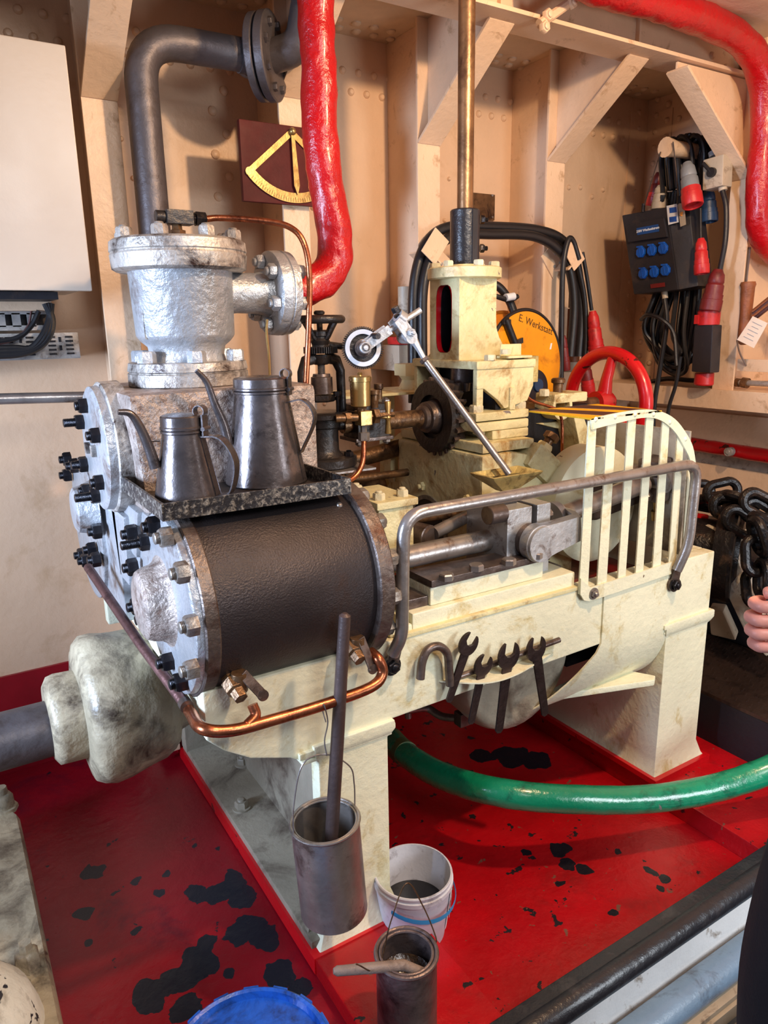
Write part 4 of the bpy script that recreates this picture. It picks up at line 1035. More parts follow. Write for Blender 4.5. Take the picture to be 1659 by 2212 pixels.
build('base_flange', G().lathe((HX, HY, zbs-.03), Z, [(0, .098), (.003, .102), (.026, .102), (.03, .097)], 40), 'iron', t)
nut(t, (HX+.06, HY-.05, zbs), Z, .015, .014, .004, 'nut', 'bolt'); nut(t, (HX-.07, HY+.03, zbs), Z, .015, .014, .004, 'nut', 'bolt'); nut(t, (HX+.03, HY-.085, zbs-.036), -Z, .013, .012, .005, 'steel', 'bolt')
t = thing('valve_platform', 'thin scuffed steel shelf plate under the black handwheel valve', 'plate', (HX, HY, zbs-.05))
build('plate', G().box(.92, 1.145, 1.90, 2.14, zbs-.037, zbs-.031), 'steel', t)
build('support', G().prism([(.95, 1.93, zbs-.037), (1.05, 1.93, zbs-.037), (1.0, 1.93, 1.0), (.95, 1.93, 1.0)], (0, .1, 0)), 'brassold', t, bev=.003)
g = G().tube(fil([(1.125, 2.03, 1.26), (1.06, 2.03, 1.26)], .01), .016, 16)
# silver gear and rocker linkage
gc = at(782, 752, y=1.93); ga = V((-.35, -1, .05)).normalized()
t = thing('timing_gear', 'small toothed gear with pale grey rim and dark dished centre beside the handwheel valve', 'gear', tuple(gc))
build('toothed_rim', G().gear(gc-ga*.0, ga, .063, .056, .016, 60, ri=.043), 'nut', t)
build('rim_face', G()._tr(gc+ga*.010, ga, .054, .041, .009, 60), 'greygear', t)
build('web', G().cyl(gc+ga*.002, gc+ga*.008, .045, n=48), 'iron', t)
g = G().lathe(gc, ga, [(-.05, .016), (0, .02), (.012, .024), (.02, .026), (.022, .019), (.045, .019), (.047, .013), (.06, .013)], 28)
build('hub', g, 'steeldark', t); build('hub_face', G().lathe(gc+ga*.046, ga, [(0, .0165), (.012, .0165), (.014, .014)], 24).cyl(gc+ga*.06, gc+ga*.064, .007), 'steellight', t)
text('15DP 48', .011, gc+ga*.0088+V((.012, 0, -.031)), V((1, -.35, .45)), V((-.4, 0, 1)), 'greygear', t)
build('bearing_arm', G().tube([gc-ga*.03, gc-ga*.06, V((HX+.03, HY, hz(745)))], .010, 10), 'iron', t)
t = thing('rocker_lever', 'worn steel rocker lever with round rod clamped through its end', 'lever', tuple(gc))
def lp(px, py, y): return at(px, py, y=y)
a, b = lp(800, 742, 1.875), lp(838, 715, 1.86); d_ = (b-a)
for o in (0, .022): build('cheek', G().obox((a+b)/2+V((0, o, 0)), d_, d_.cross(Y), Y, d_.length*1.25, .03, .006), 'steellight', t, bev=.0015)
build('cheek_bolt', G().cyl(lp(817, 726, 1.85), lp(817, 726, 1.85)+V((0, .03, 0)), .009, n=16), 'nut', t)
a, b = lp(836, 716, 1.87), lp(908, 670, 1.85)
build('round_rod', G().cyl(a, b, .0095, n=20), 'steellight', t)
t = thing('clevis', 'steel clevis clamp with bolts joining the rocker rod to the long diagonal rod', 'clevis', tuple(lp(878, 700, 1.85)))
a, b = lp(862, 690, 1.835), lp(888, 728, 1.835); d_ = b-a
for o in (0, .036): build('strap', G().obox((a+b)/2+V((0, o, 0)), d_, d_.cross(Y), Y, d_.length*1.1, .036, .005), 'steellight', t, bev=.0015)
build('end_ring', G().cyl(b+V((0, -.004, 0)), b+V((0, .05, 0)), .02, n=20).cyl(lp(858, 680, 1.85), lp(872, 690, 1.85), .02), 'steellight', t, bev=0)
nut(t, lp(887, 718, 1.83), -Y, .0125, .012, .006, 'steellight', 'nut')
a = lp(862, 686, 1.85); ax = (lp(853, 665, 1.85)-a).normalized(); nut(t, a, ax, .014, .012, .0, 'nut', 'nut'); nut(t, a+ax*.018, ax, .013, .016, .0, 'nut', 'nut')
t = thing('control_rod', 'long diagonal steel rod going down from the clevis to the trough', 'rod', tuple(at(1092, 1012, y=1.63)))
a, m_, b = lp(890, 728, 1.85), lp(918, 778, 1.82), at(1100, 1024, y=1.60)
build('fork_end', G().tube([a, a.lerp(m_, .5), m_], [.015, .009, .008], 6), 'steellight', t)
build('rod', G().cyl(m_, b, .0105, n=20), 'steel', t)
build('lock_nut', G().hexn(m_-(b-m_).normalized()*.006, b-m_, .016, .012), 'steeldark', t)
# brass trough
t = thing('oil_trough', 'small brass-coloured oil trough shaped like a boat above the crosshead', 'trough', tuple(at(1093, 1055, y=1.6)))
c = at(1094, 1028, y=1.60); zt = c.z+.012
def rect(cx, cy, z, hx, hy, sk=.0): return [V((cx-hx, cy-hy, z)), V((cx+hx, cy-hy, z+sk)), V((cx+hx, cy+hy, z+sk)), V((cx-hx, cy+hy, z))]
g = G().rings([rect(c.x, 1.60, zt-.055, .025, .018), rect(c.x, 1.60, zt-.01, .088, .05), rect(c.x, 1.60, zt, .096, .055), rect(c.x, 1.60, zt+.002, .09, .05), rect(c.x, 1.60, zt-.04, .03, .02)])
build('trough', g, 'brasspaint', t, bev=.002, sharp=25)
build('oil_surface', G().box(c.x-.066, c.x+.066, 1.572, 1.628, zt-.018, zt-.015), 'oil', t)
build('stem', G().cyl((c.x, 1.60, zt-.08), (c.x, 1.60, zt-.05), .016).box(c.x-.03, c.x+.03, 1.585, 1.615, 1.085, zt-.075), 'iron', t)
# oiler
t = thing('brass_oiler', 'shiny brass oil cup with chain on a brass cube fitting and copper pipe below', 'oiler', tuple(at(785, 940, y=1.92)))
oy = 1.92; p = at(779, 876, y=oy)
z1 = at(779, 814, y=oy).z
build('cup', G().lathe((p.x, oy, p.z), Z, [(-.004, .02), (0, .03), (z1-p.z-.014, .0315), (z1-p.z-.013, .034), (z1-p.z, .034), (z1-p.z+.003, .03)], 40), 'brass', t)
build('cap_knob', G().lathe((p.x, oy, z1), Z, [(0, .008), (.006, .006), (.010, .009), (.014, .005)], 16), 'brass', t)
q = at(785, 901, y=oy)
build('stem', G().lathe((p.x, oy, q.z), Z, [(0, .012), (p.z-q.z, .012)], 16).lathe((p.x, oy, q.z+.026), Z, [(0, .018), (.012, .018)], 6), 'brassold', t)
build('cube_fitting', G().box(q.x-.02, q.x+.02, oy-.02, oy+.02, q.z-.024, q.z+.02), 'brass', t, bev=.002)
build('union', G().cyl((q.x-.085, oy+.02, q.z), (q.x-.02, oy, q.z), .012).lathe((q.x-.06, oy+.012, q.z), X, [(0, .018), (.02, .018)], 6).lathe((q.x+.02, oy, q.z), X, [(0, .01), (.01, .01), (.011, .024), (.03, .024), (.031, .01), (.09, .009)], 6), 'brassold', t)
build('lower_nut', G().lathe((q.x, oy, q.z-.075), Z, [(0, .01), (.004, .018), (.028, .018), (.03, .01), (.055, .01)], 6), 'steel', t)
hx_ = at(838, 902, y=oy)
build('tee_handle', G().lathe((hx_.x, oy, hx_.z-.05), Z, [(0, .010), (.002, .011), (.04, .007), (.05, .011), (.06, .007), (.098, .011), (.1, .010)], 16).cyl((q.x+.05, oy, q.z), (hx_.x, oy, hx_.z), .007), 'brass', t)
pts = spl([V((q.x, oy, q.z-.07)), at(786, 960, y=1.91), at(783, 1000, y=1.9), at(768, 1028, y=1.89), at(740, 1044, y=1.88), at(700, 1049, y=1.88)], 8)
build('copper_tube', G().tube(pts, .0085, 12), 'copper', t)
g = G()
for i in range(16):
    c_ = at(757+i*.2, 818+i*3.6, y=oy-.01); g.ring_tube(c_, (1, 0, 0) if i % 2 else (0, 1, 0), .003, .0009, 8, 4)
build('chain', g, 'brassold', t)
p = at(808, 860, y=1.98); build('small_cup', G().lathe((p.x, 1.98, p.z-.03), Z, [(0, .013), (.04, .013), (.042, .018), (.055, .018)], 16), 'brassold', t)

# guard
GY = 1.445
t = thing('crank_guard', 'ivory painted slatted guard with six upright bars in front of the crank', 'guard', (1.8, GY, .8))
def gp(px, py): return at(px, py, y=GY)
outer = [gp(1277, 905), gp(1330, 893), gp(1385, 885), gp(1425, 888), gp(1458, 905), gp(1482, 935), gp(1497, 965), gp(1504, 1005)]
inner = [gp(1279, 928), gp(1330, 915), gp(1385, 903), gp(1420, 905), gp(1448, 922), gp(1470, 950), gp(1488, 985), gp(1496, 1010)]
g = G().rings([[o_, o_+V((0, .006, 0)), i_+V((0, .006, 0)), i_] for o_, i_ in zip(spl(outer, 4), spl(inner, 4))])
build('top_band', g, 'bed', t)
bt = [gp(1254, 1284), gp(1262, 1297), gp(1275, 1299), gp(1450, 1240), gp(1452, 1214), gp(1300, 1262), gp(1276, 1270), gp(1255, 1250)]
build('bottom_band', G().prism(bt, (0, .006, 0)), 'bed', t)
tops = [(1276, 910, 1293), (1318, 900, 1336), (1362, 893, 1379), (1401, 893, 1417), (1436, 902, 1451), (1468, 935, 1482), (1492, 985, 1503)]
bots = [(1254, 1285, 1273), (1293, 1275, 1313), (1338, 1262, 1354), (1376, 1250, 1392), (1413, 1238, 1430), (1448, 1225, 1463), (1478, 1190, 1490)]
for (a, ya, b), (c, yc, d_) in zip(tops, bots):
    build('bar', G().prism([p_+V((0, .0065, 0)) for p_ in (gp(a, ya), gp(b, ya), gp(d_, yc), gp(c, yc))], (0, .005, 0)), 'bed', t)
for px, py in ((1287,906),(1329,900),(1372,895),(1412,895),(1447,912),(1481,948)):
    p = gp(px, py); build('rivet', G().lathe(p, -Y, [(0, .008), (.003, .006), (.005, .001)], 12), 'bed', t)
nut(t, gp(1282, 1282), -Y, .014, .008, .005, 'steel', 'bolt', washer=.003)
# striped top plate
zt = outer[0].z
t = thing('striped_top_plate', 'yellow and dark striped warning plate on top of the slatted guard', 'plate', (1.75, 1.55, zt))
xa, xb, ya_, yb_ = outer[0].x-.0, outer[3].x+.01, GY, 1.70
def tp(x, y): return V((x, y, zt+.002))
build('plate', G().prism([V((xa, ya_, zt-.003)), V((xb, ya_, zt-.003)), V((xb, yb_, zt-.003)), V((xa, yb_, zt-.003))], (0, 0, .005)), 'stripeY', t)
g = G()
for s in (.08, .26):
    w0 = .11; q = [V((xa+s, ya_, zt+.002)), V((min(xa+s+w0, xb), ya_, zt+.002)), V((min(xa+s+w0-.12+.0, xb), yb_, zt+.002)), V((max(xa, xa+s-.12), yb_, zt+.002))]
    q = [V((min(max(p.x, xa), xb), p.y, p.z)) for p in q]
    if (q[0]-q[1]).length > .01: g.prism(q, (0, 0, .0006))
build('stripe', g, 'stripeB', t)
# rear guard panel end seen behind bars
t = thing('guard_end_plate', 'dark rear cover plate behind the bars of the guard', 'plate', (2.1, 1.7, .8))
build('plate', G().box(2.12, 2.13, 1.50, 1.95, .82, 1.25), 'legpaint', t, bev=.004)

# handrail
t = thing('handrail', 'bent steel tube handrail bolted across the front of the engine', 'handrail', (.92, 1.42, .8))
ry = 1.415
pts = fil([at(848, 1413, y=1.435), at(868, 1375, y=ry), at(872, 1112, y=ry), at(1507, 1000, y=ry), at(1488, 1175, y=ry), at(1462, 1232, y=1.43)], .065, 8)
build('tube', G().tube(pts, .0165, 20), 'steel', t)
for (px, py), (qx, qy) in (((846, 1438), (855, 1400)), ((1456, 1262), (1464, 1228))):
    p, q = at(px, py, y=1.445), at(qx, qy, y=1.44)
    build('flattened_end', G().obox((p+q)/2, q-p, (q-p).cross(Y), Y, (q-p).length*1.3, .036, .008).cyl(p, p+V((0, .012, 0)), .024), 'steeldark', t, bev=.002)
    nut(t, p+V((0, -.002, 0)), -Y, .019, .013, .004, 'nut', 'bolt', washer=.003)

# wrench rack, hook, wrenches
t = thing('wrench_rack', 'bent hook rod and ivory strip bracket holding wrenches on the bed', 'rack', tuple(at(1100, 1440, y=1.44)))
yk = 1.435
g = G().tube(spl([at(908, 1466, y=yk), at(912, 1430, y=yk), at(925, 1403, y=yk), at(948, 1396, y=yk), at(966, 1412, y=yk), at(970, 1445, y=yk), at(972, 1480, y=yk)], 8), .0115, 14)
build('hook', g, 'steeldark', t)
build('rod', G().cyl(at(968, 1470, y=1.448), at(1208, 1382, y=1.44), .0085, n=14), 'steeldark', t)
zk = [at(952, 1472, y=1.455), at(1050, 1475, y=1.40), at(1120, 1455, y=1.40), at(1190, 1412, y=1.455)]
pts = spl(zk, 6); rs = [[p+V((0, .0, .001)), V((p.x, 1.462, p.z+.001)), V((p.x, 1.462, p.z-.003)), p+V((0, 0, -.003))] for p in pts]
build('strip', G().rings(rs), 'bed', t)
def wrench(hx, hy, ex, ey, w_, R_, ang, y, label, pale=False):
    a, b = at(hx, hy, y=y), at(ex, ey, y=y)
    t = tag(None or bpy.data.objects.new('open_end_wrench', None), label, 'wrench', 'open end wrenches on the rack'); COL.objects.link(t); t.location = b; ORG[t.name] = b.copy()
    d = (a-b).normalized(); n_ = d.cross(Y)
    # head outline: C shape with jaws opening at angle
    o = (d*math.cos(ang)+n_*math.sin(ang)).normalized(); s_ = o.cross(Y)
    gap = R_*.5; pts = []
    N_ = 22; st = math.asin(gap/R_)
    for i in range(N_+1):
        q = st+(2*PI-2*st)*i/N_; pts.append(a+o*R_*math.cos(q)*1.12+s_*R_*math.sin(q))
    pts += [a+o*R_*.15-s_*gap*.95, a-o*R_*.12-s_*gap*.35, a-o*R_*.12+s_*gap*.35, a+o*R_*.15+s_*gap*.95]
    g = G().prism(pts, (0, .009, 0))
    build('jaw', g, 'wrenchm', t, bev=.0012)
    p0, p1 = a-d*R_*.75, b
    pl = [p0+n_*w_*.55, p0-n_*w_*.55, p1-n_*w_*.42+d*.004, p1-n_*w_*.2-d*.004, p1+n_*w_*.2-d*.004, p1+n_*w_*.42+d*.004]
    build('handle', G().prism([p+V((0, .002, 0)) for p in pl], (0, .006, 0)), 'wrenchm', t, bev=.0012)
    return t
wrench(1014, 1392, 972, 1516, .026, .031, -.25, 1.425, 'leftmost open end wrench of the rack, jaws pointing up over the rod')
wrench(1046, 1438, 1020, 1563, .026, .030, -.3, 1.42, 'smallest open end wrench, second from the left on the rack')
wrench(1101, 1417, 1080, 1582, .032, .038, -.05, 1.415, 'largest open end wrench, third from the left on the rack')
wrench(1160, 1402, 1180, 1545, .031, .036, -.35, 1.42, 'rightmost open end wrench with bare steel tip on the rack')

# red handwheel
t = thing('red_handwheel', 'large bright red spoked handwheel behind the crank guard', 'handwheel', (2.5, 2.3, 1.0))
rc = at(1310, 868, y=2.2); rax = V((.88, -.47, 0)).normalized()
rc = at(1310, 868, y=2.15); rax = V((1, -.0, 0))
Rr = .205
build('rim', G().ring_tube(rc, rax, Rr, .028, 56, 16), 'redgloss', t)
u, v, a_ = frameof(rax)
g = G()
for i in range(3):
    q = PI/2+.12+2*PI*i/3; d_ = (u*math.cos(q)+Z*math.sin(q)) if abs(u.z) < .1 else (v*math.cos(q)+Z*math.sin(q))
    g.tube([rc-a_*.02+d_*.03, rc-a_*.02+d_*.10, rc+d_*Rr], [.032, .024, .020], 12)
build('spokes', g, 'redgloss', t)
build('hub', G().lathe(rc-a_*.07, a_, [(0, .048), (.05, .05), (.08, .044), (.1, .03)], 28), 'redgloss', t)
t = thing('handwheel_shaft', 'short steel shaft in a cream plummer bearing beside the red handwheel', 'shaft', (2.2, 2.2, 1.2))
sx = at(1200, 858, y=2.0)
build('shaft', G().cyl(V((rc.x-.45, rc.y, rc.z)), rc-X*.05, .026, n=20), 'brassold', t)
q0 = at(1225, 870, y=1.95)
build('bearing_cap', G().obox((q0.x+.0, 1.98, q0.z+.02), X, Y, Z, .17, .10, .035)._tr((q0.x-.04, 1.93, q0.z-.01), Y, .05, .035, .1, 32), 'bed2', t, bev=.006)
for px, py in ((1175, 855), (1228, 862)):
    nut(t, at(px, py, y=1.97), Z, .02, .024, .0, 'nutivory', 'nut')
p = at(1205, 840, y=1.98); build('oil_cup', G().lathe((p.x, 1.98, p.z-.02), Z, [(0, .018), (.04, .018), (.044, .026), (.055, .026), (.06, .02)], 20), 'brassold', t)
g = G().prism([at(1240, 900, y=1.90), at(1262, 900, y=1.90), at(1300, 1010, y=1.90), at(1262, 1010, y=1.90)], (0, .1, 0))
g.prism([at(1160, 915, y=1.99), at(1262, 905, y=1.99), at(1262, 935, y=1.99), at(1200, 925, y=1.99)], (0, .06, 0))
build('bearing_bracket', g, 'bed2', t, bev=.006)
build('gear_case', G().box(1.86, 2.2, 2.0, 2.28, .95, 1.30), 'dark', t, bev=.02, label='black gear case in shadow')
# indicator housing beside column
t = thing('oil_box', 'brown and brass oil box with two thin copper pipes right of the pedestal', 'oil box', tuple(at(1130, 860, y=1.86)))
a, b = at(1133, 770, y=1.86), at(1162, 825, y=1.86)
build('brass_front', G().box(a.x, b.x, 1.86, 1.90, b.z, a.z), 'brasspaint', t, bev=.002)
a2, b2 = at(1105, 772, y=1.88), at(1135, 828, y=1.88)
build('case', G().box(a2.x, a.x, 1.87, 1.93, b2.z-.02, a2.z), 'brassold', t, bev=.003)
c1 = at(1115, 760, y=1.86)
build('angle_bracket', G().box(c1.x-.05, c1.x+.055, 1.84, 1.90, c1.z-.02, c1.z-.012).box(c1.x-.035, c1.x+.055, 1.895, 1.902, c1.z-.02, c1.z+.025), 'bed2', t, bev=.003)
nut(t, at(1092, 765, y=1.86), Z, .017, .016, 0, 'nutivory', 'bolt')
build('left_pipe', G().tube(spl([at(1117, 828, y=1.88), at(1116, 850, y=1.88), at(1130, 890, y=1.88), at(1130, 930, y=1.88), at(1135, 965, y=1.88), at(1145, 985, y=1.88)], 6), .0055, 10), 'copperold', t)
build('right_pipe', G().tube(spl([at(1136, 826, y=1.87), at(1138, 855, y=1.87), at(1155, 868, y=1.87), at(1180, 876, y=1.87), at(1208, 886, y=1.87)], 6), .0055, 10), 'copper', t)
build('drop_pipe', G().tube(spl([at(1207, 886, y=1.87), at(1214, 915, y=1.87), at(1214, 980, y=1.87)], 6), .0055, 10), 'copper', t)

# big exhaust pipe low left, lagged flange
t = thing('exhaust_elbow', 'grimy cream lagged pipe flange joined to a dark steel pipe low at left', 'pipe fitting', (.3, 1.95, .4))
ax = V((1, .0, 0)); ey, ez = 1.98, .585
build('pipe', G().lathe((-.6, ey, ez-.02), X, [(0, .075), (.76, .075)], 36), 'greypipe', t)
build('collar', G().lathe((.145, ey, ez), X, [(0, .10), (.012, .118), (.03, .12), (.10, .118), (.13, .122), (.15, .15)], 44, wob=.008), 'lagwhite', t, sharp=70)
build('lagged_flange', G().lathe((.225, ey, ez), X, [(0, .14), (.01, .19), (.03, .205), (.06, .208), (.1, .2), (.16, .192), (.20, .185), (.23, .165), (.25, .12), (.33, .10)], 56, wob=.012), 'lagwhite', t, sharp=70)

# cast foot of the neighbouring machine, bottom left
t = thing('machine_foot', 'chipped grey and white cast machine foot in the lower left corner', 'machine foot', (-.05, 1.5, -.05))
x_r = at(136, 2212, z=.10).x; ym = at(34, 1760, z=.10).y
g = G().rings([[V((-.5, .75, z)), V((x_r+e, .75, z)), V((x_r+e, ym, z)), V((x_r-.05, ym+.1, z)), V((-.5, ym+.1, z))] for z, e in ((-.05, .006), (.08, .0), (.10, -.008))])
build('flange', g, 'lagwhite', t, sharp=25)
c = at(20, 2130, z=.2)
build('dome', G().lathe((c.x-.13, c.y, .09), Z, [(0, .19), (.03, .185), (.08, .17), (.13, .135), (.17, .09), (.19, .02)], 40, wob=.008), 'chipwhite', t, sharp=70)
for px, py in ((60, 2080), (8, 1735)):
    p = at(px, py, z=.12); build('foot_nut', G().lathe((p.x, p.y, .095), Z, [(0, .042), (.012, .04), (.014, .032), (.05, .030), (.06, .024), (.062, .018), (.085, .016)], 6 if px > 20 else 8, wob=.002), 'lagwhite', t, sharp=50)

# green pipe
t = thing('green_pipe', 'thick chipped green pipe curving low across the front of the engine', 'pipe', (1.6, 1.3, .1))
pg = [at(800, 1560, y=2.35), at(835, 1590, y=2.1), at(880, 1632, y=1.88), at(960, 1678, y=1.66), at(1080, 1712, y=1.47), at(1220, 1726, y=1.36), at(1380, 1727, y=1.275), at(1500, 1712, y=1.21), at(1600, 1686, y=1.15), at(1690, 1650, y=1.09), at(1780, 1600, y=1.03)]
build('pipe', G().tube(dens(spl(pg, 8), .02), .0425, 32, wob=.0015, ws=30), 'green', t, sharp=60)
build('joint_band', G().tube(spl([at(845, 1598, y=2.06), at(862, 1617, y=1.96), at(878, 1630, y=1.89)], 5), .0455, 28), 'greenold', t)

# tin can hung from the pipe, stirring stick
t = thing('tin_can', 'dull tin can hanging by a wire bail in front of the left leg', 'can', tuple(at(716, 1960, y=1.37)))
ct, cb = at(702, 1772, y=1.37), at(722, 1962, y=1.37)
ct.y = cb.y = 1.37; axc = (ct-cb).normalized(); Lc = (ct-cb).length; rc_ = .083
build('body', G().lathe(cb, axc, [(.0, rc_*.96), (.002, rc_*1.01), (.006, rc_), (Lc-.004, rc_), (Lc, rc_*1.0), (Lc+.002, rc_*.95), (Lc-.004, rc_*.95), (.008, rc_*.95), (.006, rc_*.5)], 56), 'tin', t)
build('rim', G().ring_tube(ct, axc, rc_*1.0, .004, 56, 8).ring_tube(ct-axc*.002, axc, rc_*.92, .003, 56, 8), 'tin', t)
build('oil_surface', G().cyl(cb+axc*.05, cb+axc*.055, rc_*.94, n=40), 'oil', t)
hk = at(706, 1630, y=1.362)
bl, br_ = ct+V((-rc_*1.01, 0, -.012)), ct+V((rc_*1.0, 0, .0))
build('bail', G().tube(spl([bl, bl+V((.006, 0, .09)), at(655, 1650, y=1.365), hk, at(755, 1655, y=1.365), br_+V((.0, 0, .07)), br_], 8), .0018, 8), 'steel', t)
g = G().tube(spl([hk+V((0, 0, -.003)), at(701, 1600, y=1.36), at(708, 1560, y=1.36), at(700, 1523, y=1.345), at(696, 1530, y=1.375), at(704, 1560, y=1.365)], 6), .0016, 6)
tag(build('wire_hook', g, 'steel'), 'small twisted wire hook hanging over the copper pipe', 'hook')
a, b = at(745, 1330, y=1.35), ct+V((.012, 0, -.09))
g = G().tube([a+(a-b).normalized()*.006, a, a.lerp(b, .5), b], [.006, .0135, .016, .0165], 18)
tag(build('stirring_stick', g, 'stick'), 'dark round stick standing upright in the hanging tin can', 'stick')

# plastic bucket with oil
t = thing('plastic_bucket', 'dirty white plastic bucket of black oil with blue handle beside the left leg', 'bucket', (1.0, 1.42, -.07))
bt_ = at(905, 1875, z=.13); bx, by, bz = 1.005, 1.425, -.068
hb = .20; Rb0, Rb1 = .088, .108
axb = V((.0, -.05, 1)).normalized(); o_ = V((bt_.x-.02, bt_.y+.0, bz))
build('body', G().lathe(o_, Z, [(0, Rb0*.96), (.004, Rb0), (hb-.03, Rb1), (hb-.028, Rb1+.004), (hb-.016, Rb1+.004), (hb-.014, Rb1), (hb-.003, Rb1+.002), (hb, Rb1), (hb, Rb1-.004), (.006, Rb0-.004), (.005, .01)], 56), 'plastic', t)
build('oil_surface', G().cyl(o_+Z*.085, o_+Z*.088, Rb0+.004, n=48), 'oil', t)
pts = []
for i in range(20):
    q = -PI*.85+PI*1.0*i/19; pts.append(o_+V((math.cos(q)*(Rb1+.011), math.sin(q)*(Rb1+.011), hb-.045-.03*math.sin(PI*i/19))))
rs = [[p+V((0, 0, .007)), p+V((.002, 0, 0)), p-V((0, 0, .007)), p-V((.002, 0, 0))] for p in pts]
build('handle', G().rings(rs), 'cyan', t, sharp=60)
rs = []
for i in range(12):
    q = -.95+.75*i/11; r0, r1 = Rb0+.0065, Rb1+.0016
    rs.append([o_+V((math.cos(q)*(r0), math.sin(q)*(r0), .035)), o_+V((math.cos(q)*r1, math.sin(q)*r1, hb-.04)), o_+V((math.cos(q)*(r1-.001), math.sin(q)*(r1-.001), hb-.04)), o_+V((math.cos(q)*(r0-.001), math.sin(q)*(r0-.001), .035))])
build('label', G().rings(rs), 'paper', t)
g = G()
for k in range(5):
    for i in range(9):
        q = -.85+.5*i/11; z = .07+k*.014; r = Rb0+.0085+(Rb1-Rb0)*(z/hb)*.9
        p = o_+V((math.cos(q)*r, math.sin(q)*r, z)); g.obox(p, V((-math.sin(q), math.cos(q), 0)), Z, V((math.cos(q), math.sin(q), 0)), .003+.002*((i*k) % 3 > 0), .005, .0008)
build('print', g, 'inkg', t)

# grease tin with paddle
t = thing('grease_tin', 'greasy open tin of brown grease with wire bail in the foreground', 'can', (.745, 1.14, -.04))
o_ = V((.742, 1.14, .0)); hg, rg_ = .215, .070
o_.z = -.0
build('body', G().lathe(o_, Z, [(0, rg_*.98), (.003, rg_*1.01), (.008, rg_), (hg-.004, rg_), (hg, rg_*1.01), (hg+.002, rg_*.94), (.01, rg_*.94), (.008, .01)], 48), 'greasetin', t)
build('rim', G().ring_tube(o_+Z*hg, Z, rg_, .005, 48, 8).ring_tube(o_+Z*(hg-.001), Z, rg_*.86, .004, 48, 8), 'greasetin', t)
build('grease', G().lathe(o_+Z*(.085), Z, [(0, rg_*.93), (.06, rg_*.93), (.075, rg_*.8), (.05, rg_*.5), (.045, .01)], 40, wob=.01), 'brown', t, sharp=70)
e0, e1 = o_+V((-rg_*1.02, .01, hg-.01)), o_+V((rg_*1.02, -.01, hg-.01))
tp_ = at(878, 1908, y=1.17)
build('bail', G().tube(spl([at(768, 2082, y=1.10), e0+V((-.0, 0, -.005)), e0.lerp(tp_, .55)+V((-.008, 0, 0)), tp_, e1.lerp(tp_, .6)+V((.014, 0, 0)), e1+V((.004, 0, .02)), e1], 8), .0016, 8), 'brassold', t)
a, b = at(722, 2098, z=.235), at(872, 2085, z=.215); d_ = (b-a).normalized()
g = G().tube([a-d_*.002, a+d_*.006, b, b+d_*.05-Z*.03], [.006, .0105, .0125, .012], 16)
tag(build('grease_paddle', g, 'stickpale'), 'pale grimy wooden paddle handle resting across the rim of the grease tin', 'paddle')
# blue lid
t = thing('blue_bucket', 'blue plastic bucket lid with oily film at the bottom edge of the picture', 'bucket', (.36, 1.06, -.05))
c = V((.355, 1.155, .26))
cc_ = at(540, 2290, z=.26); c = V((cc_.x, cc_.y, .26)); Rl = (at(540, 2134, z=.26)-cc_).length
build('body', G().lathe((c.x, c.y, -.05), Z, [(0, Rl*.82), (.29, Rl*.93)], 56), 'bluelid', t)
build('lid', G().lathe((c.x, c.y, .235), Z, [(0, Rl*1.0), (.02, Rl*1.01), (.027, Rl*.99), (.03, Rl*.965), (.026, Rl*.93), (.012, Rl*.91), (.012, .01)], 64), 'bluelid', t)
g = G()
for i in range(16):
    q = 2*PI*i/16; g.obox(c+V((math.cos(q)*Rl*.985, math.sin(q)*Rl*.985, -.005)), V((-math.sin(q), math.cos(q), 0)), Z, V((math.cos(q), math.sin(q), 0)), Rl*.2, .012, .012)
build('locking_tabs', g, 'bluelid', t, bev=.002)

# ================================================================== background equipment
# cable loop over two brackets
yl = 2.56
def cb(pts, r, y, lab, grp=None, m_='black', name='heavy_cable'):
    g = G().tube(spl([at(p[0], p[1], y=(p[2] if len(p) > 2 else y)) for p in pts], 8), r, 12)
    return tag(build(name, g, m_), lab, 'cable', grp)
cb([(893,870),(892,720),(897,600),(925,520),(975,490),(1060,490),(1160,497),(1215,520),(1245,570),(1256,680),(1250,770)], .022, 2.56, 'outer heavy black cable looped high across two wall brackets behind the column')
cb([(915,860),(912,720),(915,615),(938,545),(985,508),(1060,506),(1150,510),(1200,535),(1228,575),(1240,660),(1232,770)], .021, 2.53, 'inner heavy black cable lying under the outer loop on the wall brackets')
cb([(1212,830),(1213,700),(1216,580),(1227,520),(1238,522),(1250,560)], .013, 2.50, 'medium black cable hanging straight down left of the right cable bracket')
cb([(1258,545),(1268,600),(1278,670)], .009, 2.52, 'thin black cable going down into the red plug beside the brackets')
cb([(1246,560),(1262,640),(1266,720),(1262,800)], .012, 2.53, 'black cable hanging between the thick loop and the red plug')
def bracket(px, py, r, lab, px2, py2):
    p = at(px, py, y=2.50); t = thing('cable_bracket', lab, 'bracket', tuple(p))
    ang = r; u_ = V((math.cos(ang), 0, math.sin(ang))); v_ = V((-math.sin(ang), 0, math.cos(ang)))
    build('front_plate', G().obox(p, u_, v_, Y, .085, .115, .006), 'frame', t, bev=.004)
    build('shelf', G().obox(p+V((0, .07, 0))-v_*.055*0-u_*0-V((0, 0, .04)), u_, Y, v_, .08, .14, .008), 'frame', t, bev=.002)
    q = at(px2, py2, y=2.595); build('mounting_plate', G().obox(q, u_, v_, Y, .11, .13, .008), 'frame', t, bev=.004)
    for a, b in ((-.02, -.02), (.02, .02), (.02, -.03)): build('screw', G().cyl(q+u_*a+v_*b-V((0, .004, 0)), q+u_*a+v_*b-V((0, .008, 0)), .007, n=12), 'galv', t)
bracket(940, 532, -.65, 'cream cable bracket plate at the left shoulder of the black cable loop', 940, 572)
